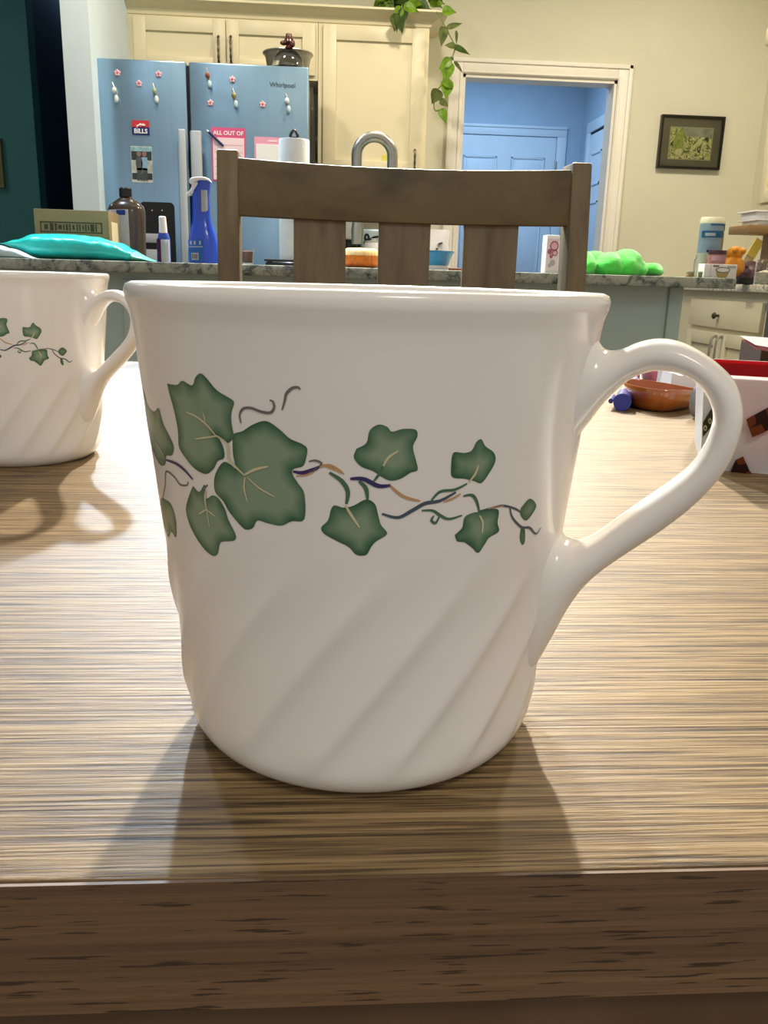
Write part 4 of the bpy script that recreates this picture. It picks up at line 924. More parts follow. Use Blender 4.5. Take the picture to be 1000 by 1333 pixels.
# small spray bottle
ys = 2.585; M_plum = mat('plum label', '#5a1d55', .4)
t = thing('pump_bottle', 'small bottle with white pump cap and blue shoulder beside the blue spray bottle', 'bottle', (at(214, 335, ys).x, ys, IZ))
obj('body', skin_x([(345, 205, 222.5), (342, 204.5, 222.5), (312, 205, 221.5), (306, 206, 220), (303, 206.5, 218.5)], ys, .8), M_lblb, t, smooth=True)
obj('cap', skin_x([(303.5, 207, 218), (292, 207, 217), (283, 206.5, 216), (281.3, 208, 214.5)], ys, 1., flat=1.), M_paper, t, smooth=True, angle=30)
wrap_label(211, 221.8, 312, 341, ys, 204.5, 222, .8, .0012, M_lblw, t, flat=.75); wrap_label(205.2, 211, 311, 341, ys, 204.5, 222, .8, .0014, M_plum, t, flat=.75)
# blue spray bottle
yz = 2.60; M_blue = mat('royal blue plastic', '#1548c8', .22, var=.12, scale=8, coat=.5); M_blue2 = mat('sky blue label', '#3f86dd', .4)
def sp(c): return [(220+y/9.09, 190+l/9.09, 190+r/9.09) for y, l, r in c]
t = thing('spray_bottle', 'royal blue spray bottle with white trigger beside the chair post', 'bottle', (at(265, 335, yz).x, yz, IZ))
obj('body', skin_x(sp([(1150, 515, 850), (1110, 502, 858), (1000, 500, 862), (900, 505, 855), (800, 518, 838), (700, 533, 803), (620, 546, 776), (560, 551, 768), (500, 549, 764), (400, 546, 756), (330, 548, 752), (260, 556, 760), (180, 600, 770), (130, 612, 775)]), yz, .62), M_blue, t, smooth=True)
def pxpoly(P, y, th): return prism([(at(190+x/9.09, 220+yy/9.09, y).x, at(190+x/9.09, 220+yy/9.09, y).z) for x, yy in P], y-th/2, y+th/2)
obj('trigger_head', pxpoly([(775, 160), (765, 128), (715, 104), (650, 96), (580, 102), (535, 112), (518, 135), (522, 170), (545, 185), (600, 150), (650, 136), (720, 140)], yz, .034), M_paper, t, bevel=.003)
obj('trigger', pxpoly([(540, 165), (545, 215), (520, 260), (474, 295), (490, 318), (530, 316), (580, 280), (622, 245), (620, 150)], yz, .020), M_paper, t, bevel=.003)
wrap_label(263, 271, 248, 276, yz, 250.2, 273, .62, .001, M_lblw, t, 'white_oval', .75); wrap_label(246.5, 266, 312, 341, yz, 245, 284.7, .62, .0012, M_blue2, t, 'printed_panel', .75)
wrap_label(251, 260.5, 329.5, 338.5, yz, 245, 284.7, .62, .0022, M_lblw, t, 'barcode_panel', .75)
for k in range(6): wrap_label(252+k*1.3, 252.6+k*1.3, 331, 337, yz, 245, 284.7, .62, .0030, M_ink, t, 'barcode_bar', .75)
wrap_label(248, 266, 321, 322.2, yz, 245, 284.7, .62, .0022, M_lblw, t, 'printed_line', .75)
for px in (249, 254, 261): wrap_label(px, px+2.5, 314, 319, yz, 245, 284.7, .62, .0022, M_lblw, t, 'printed_symbol', .75)
# little glass jar and black clip behind the post
yj = 2.62; q = at(322, 330, yj); rj = (at(331, 330, yj).x-at(312, 330, yj).x)/2
t = thing('glass_jar', 'small glass jar with brown contents behind the chair post', 'jar', (q.x, yj, IZ)); zt = at(322, 323, yj).z
obj('glass', lathe([(0, IZ), (rj*.7, IZ), (rj*.8, IZ+.004), (rj, zt), (rj*.93, zt), (rj*.72, IZ+.006), (0, IZ+.005)], 24, q.x, yj), M_cl, t, smooth=True)
obj('contents', lathe([(0, IZ+.006), (rj*.70, IZ+.007), (rj*.85, zt-.010), (0, zt-.006)], 24, q.x, yj), mat('brown spice', '#7a5140', .8, var=.3, scale=80), t, smooth=True)
q0, q1 = at(346, 343, 2.56), at(384, 341, 2.56)
t = thing('plastic_clip', 'flat black plastic clip lying on the granite between chair post and slat', 'clip', ((q0.x+q1.x)/2, 2.56, IZ))
obj('lower_arm', bx((q0.x, 2.545, IZ), (q1.x, 2.575, IZ+.008)), M_black, t, bevel=.002); obj('upper_arm', bx((q0.x-.004, 2.548, IZ+.011), (q1.x, 2.572, IZ+.017)), M_black, t, bevel=.002); obj('hinge', bx((q0.x+.004, 2.55, IZ+.007), (q0.x+.02, 2.57, IZ+.012)), M_black, t)
# paper towel
yp = 2.72; q = at(383, 200, yp); rp_ = (at(402.5, 200, yp).x-at(362.5, 200, yp).x)/2; zt = at(383, 182, yp).z
t = thing('paper_towel_roll', 'white paper towel roll on an upright holder behind the chair rail', 'paper towel', (q.x, yp, IZ))
obj('roll', lathe([(.018, IZ+.014), (rp_*.97, IZ+.014), (rp_, IZ+.018), (rp_, zt-.004), (rp_*.97, zt), (.018, zt)], 40, q.x, yp), mat('paper towel', '#dfe4e4', .85, var=.04, scale=40, bump=.3, bscale=200), t, smooth=True)
obj('base_plate', lathe([(0, IZ), (.075, IZ), (.078, IZ+.005), (.07, IZ+.012), (0, IZ+.012)], 36, q.x, yp), M_black, t, smooth=True); obj('rod', lathe([(0, IZ+.012), (.006, IZ+.012), (.006, zt+.008), (0, zt+.008)], 12, q.x, yp), M_black, t)
zl = at(384, 170, yp).z
obj('loop_handle', tube(spline([(q.x-.009, yp, zt+.002), (q.x-.010, yp, zl-.012), (q.x, yp, zl), (q.x+.010, yp, zl-.012), (q.x+.009, yp, zt+.002)], 6), .0045, 8), M_black, t, smooth=True)
# faucet
yf = 2.98; M_fau = mat('brushed faucet steel', '#a3a29a', .32, metal=.9, var=.04); xb_ = at(464, 220, yf).x; xo = at(510.5, 220, yf).x; zc0 = at(490, 178, yf).z; cxm_ = (xb_+xo)/2; rr = (xo-xb_)/2
t = thing('faucet', 'brushed steel gooseneck faucet rising above the chair rail', 'faucet', (xo, yf, IZ))
P = [Vector((xb_+.006, yf-.02, IZ+.14)), Vector((xb_+.002, yf-.01, IZ+.20))]
for k in range(13): a = PI-PI*k/12; P.append(Vector((cxm_+rr*math.cos(a), yf, zc0-rr*.95+rr*.95*math.sin(a))))
P += [Vector((xo+.004, yf, IZ+.12)), Vector((xo+.006, yf, IZ+.03))]
obj('neck', tube(P, [.016]*2+[.0175]*13+[.0185]*2, 14), M_fau, t, smooth=True); obj('base', lathe([(0, IZ), (.03, IZ), (.03, IZ+.01), (.022, IZ+.035), (0, IZ+.035)], 24, xo+.006, yf), M_fau, t, smooth=True)
obj('spray_head', lathe([(0, IZ+.08), (.018, IZ+.08), (.021, IZ+.12), (.018, IZ+.15), (0, IZ+.15)], 20, xb_+.006, yf-.02), M_fau, t, smooth=True); obj('lever', tube([(xo+.02, yf, IZ+.05), (xo+.07, yf, IZ+.08)], .006, 8), M_fau, t, smooth=True)
q = at(503, 209, 4.74); o = obj('sticky_note', bx((q.x-.022, CYF-.0082, q.z-.045), (q.x+.022, CYF-.0062, q.z+.03)), mat('yellow note', '#dcd75a', .6), None); tag(o, 'small yellow note stuck to the cabinet door behind the faucet', 'note')
# orange ribbed bowl
yo = 2.60; q = at(470, 335, yo); ro = (at(494, 335, yo).x-at(446, 335, yo).x)/2; zt = at(470, 323, yo).z
t = thing('orange_loaf', 'orange and cream ribbed round loaf on the counter between two chair slats', 'bread', (q.x, yo, IZ))
def ribbed(prof, ribs, amp, cx, cy, n=96):
    b = NB(); rings = []
    for r, z, am in prof:
        rings.append([b.verts.new((cx+r*(1+am*amp*abs(math.sin(ribs*PI*k/n)))*math.cos(2*PI*k/n), cy+r*(1+am*amp*abs(math.sin(ribs*PI*k/n)))*math.sin(2*PI*k/n), z)) for k in range(n)])
    for A, B in zip(rings, rings[1:]):
        for k in range(n): b.faces.new((A[k], A[(k+1) % n], B[(k+1) % n], B[k]))
    b.faces.new(list(reversed(rings[0]))); b.faces.new(rings[-1]); return b
h = zt-IZ
obj('plate', lathe([(0, IZ), (ro*1.0, IZ), (ro*1.08, IZ+.006), (ro*.9, IZ+.006), (0, IZ+.005)], 40, q.x, yo), mat('brown plate', '#7a4a2a', .4), t, smooth=True)
obj('body', ribbed([(ro*.90, IZ+.006, 1), (ro*.98, IZ+.02, 1), (ro*.98, IZ+h*.62, 1)], 30, .03, q.x, yo), mat('deep orange', '#d9781f', .5, var=.25, scale=50), t, smooth=True)
obj('top', ribbed([(ro*.98, IZ+h*.62, 1), (ro*.93, IZ+h*.85, 1), (ro*.78, IZ+h*.98, .6), (ro*.3, IZ+h, .2)], 30, .03, q.x, yo), mat('cream top', '#e9c98c', .5, var=.15, scale=50), t, smooth=True)
# blue dish on white stand
yd = 2.62; q = at(563, 340, yd); rd = at(591, 330, yd).x-q.x; zt = at(570, 327, yd).z; zm_ = at(570, 345.5, yd).z
t = thing('blue_dish', 'bright blue plastic dish on a white stand seen between chair slats', 'dish', (q.x, yd, IZ))
obj('stand', lathe([(0, IZ), (rd*.74, IZ), (rd*.78, zm_-.001), (0, zm_-.001)], 40, q.x, yd), M_paper, t, smooth=True, angle=30)
obj('bowl', lathe([(0, zm_), (rd*.76, zm_), (rd*.84, zm_+.02), (rd*.94, zt-.008), (rd, zt-.003), (rd, zt), (rd*.93, zt), (rd*.8, zm_+.02), (0, zm_+.004)], 48, q.x, yd), mat('cyan blue plastic', '#1c8fc9', .3, coat=.3), t, smooth=True, angle=50)
q0, q1 = at(586, 350, 2.56), at(612, 352, 2.56)
t = thing('wooden_block', 'small reddish brown wooden block beside the blue dish', 'block', ((q0.x+q1.x)/2, 2.56, IZ)); obj('block_body', bx((q0.x, 2.54, IZ), (q1.x, 2.60, at(595, 349, 2.54).z)), mat('red brown wood', '#8b4a30', .5, var=.15), t, bevel=.002)
# patterned carton
yc = 2.58; q0, q1, q2 = at(712.5, 308, yc), at(728.5, 308, yc), at(736, 353, yc)
t = thing('patterned_carton', 'white carton with pink swirls standing against the chair post', 'carton', ((q0.x+q2.x)/2, yc, IZ)); zt = at(722, 306, yc).z
obj('carton_body', bx((q0.x, yc, IZ), (q2.x, yc+.05, zt)), M_paper, t, bevel=.0015)
M_rose = mat('rose print', '#b0637a', .5); M_blush = mat('blush print', '#e9b9c4', .5); M_gr = mat('grey print', '#b9b4b4', .5)
obj('printed_panel', bx((q0.x+.002, yc-.0008, IZ+.008), (q1.x, yc+.0002, zt-.010)), mat('blush panel', '#efdfe0', .5), t)
for (u, v, r, m) in ((.62, .80, .40, M_rose), (.62, .80, .29, M_blush), (.25, .60, .22, M_rose), (.72, .56, .26, M_rose), (.72, .56, .17, M_blush), (.4, .44, .16, M_rose), (.55, .22, .26, M_gr), (.3, .12, .16, M_gr)):
    w = q1.x-q0.x-.004; cx = q0.x+.003+w*u; cz_ = IZ+.012+(zt-IZ-.026)*v; k_ = {M_rose: .0014, M_blush: .002, M_gr: .0014}[m]; cx = min(max(cx, q0.x+.003+w*r), q1.x-w*r)
    obj('printed_swirl', prism([(cx+w*r*math.cos(k*PI/7), cz_+w*r*math.sin(k*PI/7)*1.1) for k in range(14)], yc-k_, yc-.0005), m, t)
# green cloth
yg = 2.66; M_green = mat('lime green plush', '#49d447', .8, var=.10, scale=30, sheen=.6, bump=.4, bscale=120)
t = thing('green_cloth', 'crumpled lime green plush cloth on the counter beside the chair post', 'cloth', (at(800, 360, yg).x, yg, IZ))
b = NB()
for (px, py, rx, rz, dy) in ((745, 350, 16, 20, .02), (775, 350, 18, 20, .0), (790, 352, 22, 18, -.03), (812, 350, 24, 20, -.02), (800, 342, 14, 12, .03), (826, 353, 14, 13, .0), (846, 352, 17, 10, .03), (768, 344, 8, 12, .06), (760, 352, 14, 18, -.03)):
    c = at(px, py, yg+dy); s = (yg+dy)/F_PX; r3 = (rx*s, .06, rz*s); c.z = max(c.z, IZ+rz*s*.55); ball(b, c, r3, 24, 16, .22, 22.)
for v in b.verts:
    if v.co.z < IZ+.001: v.co.z = IZ+.001
o = obj('folds', b, M_green, t, smooth=True); md = o.modifiers.new('remesh', 'REMESH'); md.mode = 'VOXEL'; md.voxel_size = .003; md.use_smooth_shade = True
md = o.modifiers.new('smooth', 'SMOOTH'); md.iterations = 1; md.factor = .4
# wipes canister
yw = 2.76; q = at(923, 330, yw); M_wip = mat('wipes label blue', '#3f86b8', .4); M_wipp = mat('wipes label pale', '#bcd3e4', .4); M_navy2 = mat('wipes navy', '#1f2c66', .4); M_yel = mat('wipes yellow', '#c9a63a', .4)
t = thing('wipes_canister', 'tall wipes canister with white lid and blue label at the counter end', 'canister', (q.x, yw, IZ)); rw = (at(939, 320, yw).x-at(909, 320, yw).x)/2
z = lambda py: at(925, py, yw).z
obj('body', lathe([(0, IZ), (rw*.96, IZ), (rw, IZ+.005), (rw, z(291)), (0, z(291))], 40, q.x, yw), mat('wipes plastic', '#cfd2c2', .35), t, smooth=True, angle=30)
obj('lid', lathe([(0, z(291)), (rw*1.02, z(291)), (rw*1.02, z(286)), (rw*.93, z(283)), (0, z(283))], 40, q.x, yw), mat('ivory lid', '#efe9c9', .35), t, smooth=True, angle=30)
def arc_band(cx, cy, r, a0, a1, z0, z1, m, parent, name='label_band', off=.0008):
    b = NB(); rows = []
    for k in range(13):
        a = math.radians(a0+(a1-a0)*k/12); rows.append([b.verts.new((cx+(r+off)*math.cos(a), cy+(r+off)*math.sin(a), zz)) for zz in (z0, z1)])
    for A, B in zip(rows, rows[1:]): b.faces.new((A[0], B[0], B[1], A[1]))
    bmesh.ops.solidify(b, geom=b.faces[:], thickness=-.0005); return obj(name, b, m, parent)
arc_band(q.x, yw, rw, -185, -45, z(330), z(292), M_wipp, t); arc_band(q.x, yw, rw, -160, -50, z(310), z(301), M_wip, t, off=.0016); arc_band(q.x, yw, rw, -120, -45, z(294.5), z(292), M_wip, t, off=.0016)
arc_band(q.x, yw, rw, -45, -8, z(301), z(292), M_navy2, t); arc_band(q.x, yw, rw, -50, -20, z(330), z(303), M_yel, t)
arc_band(q.x, yw, rw, -150, -70, z(322), z(314), M_wipp, t, off=.0020); arc_band(q.x, yw, rw, -125, -80, z(329), z(326), M_navy2, t, off=.0022, name='printed_word'); arc_band(q.x, yw, rw, -140, -95, z(308), z(304), M_lblw, t, off=.0024, name='printed_word')
# clear jar and two tiny jars
q = at(911, 350, 2.64); t = thing('clear_jar', 'clear glass jar in front of the wipes canister', 'jar', (q.x, 2.64, IZ)); rj = .019; zt = at(911, 331, 2.64).z
obj('glass', lathe([(0, IZ), (rj, IZ), (rj, zt-.02), (rj*.8, zt-.008), (rj*.8, zt), (rj*.72, zt), (rj*.72, zt-.01), (rj*.9, zt-.022), (rj*.9, IZ+.004), (0, IZ+.004)], 28, q.x, 2.64), M_cl, t, smooth=True)
M_spice = mat('green brown spice', '#6a6f4a', .7, var=.4, scale=120)
for px, lab, m in ((898, 'tiny jar with brown contents, nearest the picture wall side of the counter', mat('tan spice', '#9a8256', .7, var=.4, scale=120)), (914, 'tiny jar with dark label in front of the clear jar', M_spice)):
    q = at(px, 360, 2.56); zt = at(px, 353.5, 2.56).z; t = thing('spice_jar', lab, 'jar', (q.x, 2.56, IZ), 'tiny spice jars')
    obj('glass', lathe([(0, IZ), (.011, IZ), (.012, IZ+.002), (.012, zt-.003), (.0, zt-.003)], 20, q.x, 2.56), m, t, smooth=True, angle=30); obj('lid', lathe([(0, zt-.003), (.0125, zt-.003), (.0125, zt), (0, zt)], 20, q.x, 2.56), mat('green lid', '#7fa08a', .4), t)
# crisps can (plain)
q = at(933, 340, 2.66); rc = (at(943.5, 330, 2.66).x-at(922.5, 330, 2.66).x)/2; zt = at(933, 326, 2.66).z; M_can = mat('rose brown can', '#a5716a', .4, var=.1)
t = thing('snack_can', 'round rose brown snack can with dark lid behind the white box', 'can', (q.x, 2.66, IZ))
obj('can_body', lathe([(0, IZ), (rc, IZ), (rc, zt-.012), (0, zt-.012)], 32, q.x, 2.66), M_can, t, smooth=True, angle=30); obj('lid', lathe([(0, zt-.012), (rc*1.04, zt-.012), (rc*1.04, zt-.003), (rc, zt), (0, zt)], 32, q.x, 2.66), mat('dark maroon lid', '#3c1d1f', .4), t, smooth=True, angle=30)
arc_band(q.x, 2.66, rc, -150, -30, at(933, 340, 2.66).z, at(933, 333, 2.66).z, M_blush, t)
# white box with a bowl picture
yx = 2.54; q0, q1 = at(918, 343, yx), at(960.5, 345, yx); zt = (q0.z+q1.z)/2
t = thing('product_box', 'small white box with a printed bowl picture at the granite counter end', 'box', ((q0.x+q1.x)/2, yx, IZ)); M_pw = mat('box white', '#e7e3da', .5)
obj('carton_body', bx((q0.x, yx, IZ), (q1.x, yx+.045, zt)), M_pw, t, bevel=.001)
def epoly(cx, cz, rx, rz, n=20, a0=0, a1=360): return [(cx+rx*math.cos(math.radians(a0+(a1-a0)*k/n)), cz+rz*math.sin(math.radians(a0+(a1-a0)*k/n))) for k in range(n+(0 if a1-a0 >= 360 else 1))]
cx, cz_ = at(941, 352, yx).x, at(941, 351.5, yx).z; rx = (q1.x-q0.x)*.22
M_olv = mat('olive print', '#6d6a50', .5); M_tan = mat('tan print', '#b39a62', .5)
obj('printed_bowl', prism(epoly(cx, cz_-.003, rx*.85, .026, 16, 180, 360), yx-.0008, yx+.0002), M_tan, t); obj('printed_rim', prism(epoly(cx, cz_, rx, .0085), yx-.0016, yx-.0006), M_olv, t); obj('printed_opening', prism(epoly(cx, cz_, rx*.86, .006), yx-.0024, yx-.0014), M_pw, t)
obj('printed_word', bx((q0.x+.026, yx-.0008, zt-.008), (q0.x+.044, yx+.0002, zt-.003)), M_olv, t); obj('printed_word', bx((q1.x-.03, yx-.0008, zt-.011), (q1.x-.004, yx+.0002, zt-.004)), M_gr, t); obj('printed_line', bx((q0.x+.018, yx-.0008, IZ+.002), (q0.x+.0195, yx+.0002, zt-.002)), M_gr, t)

# ------------------------------------------------------------------ right side cabinets and clutter
CXF = 1.86; RZ = ZC+.012
y_far, y_near = atx(900, 390, CXF).y, atx(993, 393, CXF).y
M_cabr = M_cab
o = obj('side_countertop', bx((CXF-.03, 2.3, RZ-.032), (XR-.002, YB-.002, RZ)), G_back, None, bevel=.003); tag(o, 'pale speckled granite countertop along the side wall above the drawers', 'countertop')
t = thing('base_cabinet', 'cream base cabinet with one drawer and two doors beyond the counter end', 'cabinet', (CXF+.3, (y_far+y_near)/2, 0))
obj('carcass', bx((CXF+.02, y_near-.02, .1), (XR-.004, YB-.004, RZ-.032)), M_cab, t); obj('toe_kick', bx((CXF+.08, y_near-.02, 0), (XR-.01, YB-.01, .1)), M_dark, t)
zd1 = (atx(900, 390, CXF).z+atx(993, 393, CXF).z)/2; zd0 = (atx(895, 423, CXF).z+atx(990, 433, CXF).z)/2
dr_ = obj('drawer_front', bx((CXF, y_near, zd0), (CXF+.02, y_far, zd1)), M_cab, t, bevel=.002)
q = atx(936, 411, CXF); obj('knob', xform(lathe([(0, 0), (.006, 0), (.006, .014), (.015, .02), (.016, .026), (.010, .032), (0, .033)], 16), Matrix.Translation((CXF, q.y, q.z)) @ Matrix.Rotation(-PI/2, 4, 'Y')), M_hdl, dr_, smooth=True)
zdt = zd0-.022; ym = atx(937, 445, CXF).y
for (ya_, yb_) in ((y_near, ym-.002), (ym+.002, y_far)):
    d = obj('door', bx((CXF+.012, ya_, .12), (CXF+.02, yb_, zdt)), M_cab, t)
    for (e0, e1) in (((ya_, .12), (ya_+.06, zdt)), ((yb_-.06, .12), (yb_, zdt))): obj('stile', bx((CXF-.002, e0[0], e0[1]), (CXF+.012, e1[0], e1[1])), M_cab, d, bevel=.0015)
    for (e0, e1) in (((ya_+.06, .12), (yb_-.06, .18)), ((ya_+.06, zdt-.06), (yb_-.06, zdt))): obj('rail', bx((CXF-.002, e0[0], e0[1]), (CXF+.012, e1[0], e1[1])), M_cab, d, bevel=.0015)
    yh = ym+(.03 if yb_ > ym+.01 else -.03)
    P = spline([(CXF-.002, yh, zdt-.015), (CXF-.026, yh, zdt-.028), (CXF-.032, yh, zdt-.09), (CXF-.026, yh, zdt-.15), (CXF-.002, yh, zdt-.165)], 6); obj('handle', tube(P, .006, 8), M_steel, d, smooth=True)
t = thing('dishwasher', 'dark grey appliance front beside the cream drawer cabinet', 'appliance', (CXF+.3, y_near-.35, 0))
obj('front', bx((CXF, y_near-.64, .1), (CXF+.03, y_near-.045, RZ-.06)), mat('dark appliance', '#3c403c', .35), t, bevel=.004); obj('body', bx((CXF+.03, y_near-.63, .0), (XR-.01, y_near-.05, RZ-.034)), M_frbody, t)
obj('control_strip', bx((CXF-.006, y_near-.63, RZ-.11), (CXF, y_near-.05, RZ-.07)), M_steel, t)
# wall cabinet on the side wall
UXF = XR-.34
uy1 = atx(986, 255, UXF).y; uz0 = atx(986, 268, UXF).z
t = thing('cabinet', 'cream wall cabinet on the side wall above the cluttered counter corner', 'cabinet', (UXF+.16, uy1-.5, uz0))
obj('carcass', bx((UXF+.02, uy1-1.2, uz0), (XR-.002, uy1, 2.0)), M_cab, t)
for k in range(2):
    y0_, y1_ = uy1-.01-(k+1)*.58, uy1-.012-k*.58; d = obj('door', bx((UXF+.010, y0_+.003, uz0+.01), (UXF+.02, y1_, 1.98)), M_cab, t)
    for (e0, e1) in (((y0_+.003, uz0+.01), (y0_+.063, 1.98)), ((y1_-.06, uz0+.01), (y1_, 1.98))): obj('stile', bx((UXF-.004, e0[0], e0[1]), (UXF+.010, e1[0], e1[1])), M_cab, d, bevel=.0015)
    for (e0, e1) in (((y0_+.063, uz0+.01), (y1_-.06, uz0+.07)), ((y0_+.063, 1.92), (y1_-.06, 1.98))): obj('rail', bx((UXF-.004, e0[0], e0[1]), (UXF+.010, e1[0], e1[1])), M_cab, d, bevel=.0015)
obj('light_rail', bx((UXF+.01, uy1-1.2, uz0-.035), (UXF+.03, uy1-.01, uz0)), M_cab, t); obj('crown', bx((UXF-.05, uy1-1.2, 2.0), (XR-.002, uy1+.05, 2.09)), M_cab, t, bevel=.02)
# things in the counter corner beyond the island end
def rz_box(px0, px1, py0, py1, y, dep): a, b_ = at(px0, py0, y), at(px1, py1, y); return (a.x, y, min(a.z, b_.z)), (b_.x, y+dep, max(a.z, b_.z))
ysh = 3.85
a_, b_ = rz_box(976, 1040, 292, 305, ysh, .2)
t = thing('wooden_shelf', 'brown wooden countertop shelf holding white trays near the side wall', 'shelf', ((a_[0]+b_[0])/2, ysh+.1, RZ))
obj('shelf_board', bx(a_, b_), mat('golden brown wood', '#94764a', .5, var=.12, scale=10, stretch=(1, 6, 6)), t, bevel=.003)
obj('shelf_side', bx((a_[0]+.16, ysh+.02, RZ), (a_[0]+.18, ysh+.18, a_[2])), MATS['golden brown wood'], t); obj('shelf_side', bx((b_[0]-.03, ysh+.02, RZ), (b_[0]-.01, ysh+.18, a_[2])), MATS['golden brown wood'], t)
zs_ = b_[2]
for k, (pxl, h_, nm, lab) in enumerate(((986, .025, 'tray', 'lower white tray on the brown wooden shelf'), (983, .035, 'tray', 'upper white tray stacked on the brown wooden shelf'))):
    x0_ = at(pxl, 285, ysh).x; x1_ = b_[0]-.02
    tt = thing(nm, lab, 'tray', ((x0_+x1_)/2, ysh+.1, zs_), 'white trays on the shelf')
    obj('tray_body', bx((x0_+.015, ysh+.02, zs_), (x1_-.015, ysh+.17, zs_+h_-.006)), M_paper, tt, bevel=.004); obj('tray_rim', bx((x0_, ysh+.005, zs_+h_-.006), (x1_, ysh+.185, zs_+h_)), M_paper, tt, bevel=.002); zs_ += h_+.001
# orange lumpy toy
yo_ = 3.05; YR = RZ
q = at(956, 335, 2.72); t = thing('orange_toy', 'bright orange lumpy rubber toy behind the white box', 'toy', (q.x, 2.72, IZ)); M_or = mat('orange rubber', '#e39425', .35, var=.1, scale=20, sub=.1)
s_ = 2.72/F_PX; b = NB(); ball(b, (q.x, 2.72, IZ+16*s_), (14*s_, .032, 15*s_), 20, 14, .15, 40); obj('toy_body', b, M_or, t, smooth=True)
b = NB(); ball(b, (q.x, 2.72, at(957, 330, 2.72).z), (11*s_, .026, 9*s_), 20, 14, .12, 40); ball(b, (q.x-.012, 2.695, at(957, 326, 2.72).z), .010, 10, 8); ball(b, (q.x+.016, 2.70, at(957, 327, 2.72).z), .010, 10, 8); obj('toy_head', b, M_or, t, smooth=True)
# snack bag, dark box, glass jar on the side counter
M_plm = mat('dark plum foil', '#4a3138', .35, var=.25, scale=20, coat=.2)
def crumple(name, lab, cat, px0, px1, py0, py1, y, dep, m, z0, seed):
    a, b_ = at(px0, py0, y), at(px1, py1, y); t = thing(name, lab, cat, ((a.x+b_.x)/2, y, z0)); b = NB(); ball(b, ((a.x+b_.x)/2, y+dep/2, z0+(a.z-z0)/2), ((b_.x-a.x)/2, dep/2, (a.z-z0)/2), 22, 16, .0)
    for v in b.verts: d = noise.noise(v.co*16+Vector((seed, 0, 0)))*.03+noise.noise(v.co*45+Vector((seed, 0, 0)))*.012; v.co += Vector((d, d, d*.6)); v.co.z = max(v.co.z, z0+.0005)
    obj('crumpled_body', b, m, t, smooth=True, angle=25); return t
crumple('snack_bag', 'dark plum crumpled snack bag on the side counter', 'bag', 964, 1004, 340, 372, 3.80, .14, M_plm, RZ, 4.)
q0, q1 = at(962, 361, 3.70), at(985, 362, 3.70)
t = thing('black_tray', 'low black tray in front of the plum snack bag', 'tray', ((q0.x+q1.x)/2, 3.72, RZ)); obj('tray_body', bx((q0.x, 3.69, RZ), (q1.x, 3.75, q0.z)), M_black, t, bevel=.003)
obj('tray_rim', bx((q0.x-.004, 3.686, q0.z-.006), (q1.x+.004, 3.754, q0.z)), M_black, t)
yq = 3.45; q = at(997, 355, yq); t = thing('glass_storage_jar', 'clear storage jar of pale shredded filling at the picture edge', 'jar', (q.x, yq, RZ)); rj = at(1010, 355, yq).x-q.x; zt = at(996, 338, yq).z
obj('glass', lathe([(0, RZ), (rj, RZ), (rj, zt-.01), (rj*.9, zt), (rj*.84, zt), (rj*.94, zt-.012), (rj*.94, RZ+.004), (0, RZ+.004)], 32, q.x, yq), M_cl, t, smooth=True)
obj('filling', lathe([(0, RZ+.005), (rj*.92, RZ+.006), (rj*.92, zt-.05), (0, zt-.04)], 32, q.x, yq), mat('pale shreds', '#cfc6a8', .8, var=.35, scale=90, bump=.8, bscale=80), t, smooth=True)
p0, p1 = at(966, 352, 4.10), at(990, 312, 4.10); d = (p1-p0)
t = thing('paint_stick', 'tan wooden stick with a yellow label leaning in the counter corner', 'stick', p0); n_ = Vector((0, 1, 0)); s = d.normalized().cross(n_)
def slat(pa, pb, w, th, m, nm):
    b = NB(); vs = []
    for p in (pa, pb):
        for (i, j) in ((-1, -1), (1, -1), (1, 1), (-1, 1)): vs.append(b.verts.new(p+s*w*i+n_*th*j))
    for f in ((0, 1, 2, 3), (7, 6, 5, 4), (0, 4, 5, 1), (1, 5, 6, 2), (2, 6, 7, 3), (3, 7, 4, 0)): b.faces.new([vs[k] for k in f])
    return obj(nm, b, m, t)
base = p0-d*((p0.z-RZ-.02)/d.z) if d.z else p0
slat(base, p1, .021, .003, mat('tan stick', '#c9b184', .6), 'stick_body'); slat(p0+d*.45, p0+d*.97, .022, .0042, mat('yellow stick label', '#d9bf5a', .5), 'yellow_label')

# ------------------------------------------------------------------ things on the table, right
# blue capped marker
T = TZ
m0 = atz(809, 535, T); m1 = atz(827, 498, T); r_ = .0062
d = (m1-m0); d.z = 0; d = d.normalized()
ln = .145; base = Vector((m0.x, m0.y, T+r_))
t = thing('marker', 'marker pen with blue cap lying on the table seen through the mug handle', 'marker', (m0.x, m0.y, T))
def seg(u0, u1, ra, rb2, m, nm, n=20): return obj(nm, tube([base+d*u0, base+d*u1], [ra, rb2], n), m, t, smooth=True, angle=40)
M_mb = mat('marker blue', '#22328f', .3, coat=.3); M_mw = mat('marker barrel', '#a9a4bf', .35, var=.1)
seg(.0, .034, r_, r_, M_mb, 'cap'); seg(.034, ln-.008, r_*.92, r_*.92, M_mw, 'barrel'); seg(ln-.008, ln, r_*.9, r_*.7, mat('lilac end', '#8c86c4', .35), 'end_plug')
sd = d.cross(Vector((0, 0, 1)))
obj('cap_clip', tube([base+d*.002-sd*.0080, base+d*.028-sd*.0080], .0018, 8), M_mb, t, smooth=True)
obj('barrel_label', tube([base+d*.06, base+d*.11], r_*.95, 20), mat('dark marker label', '#3a3550', .4), t, smooth=True, angle=40)
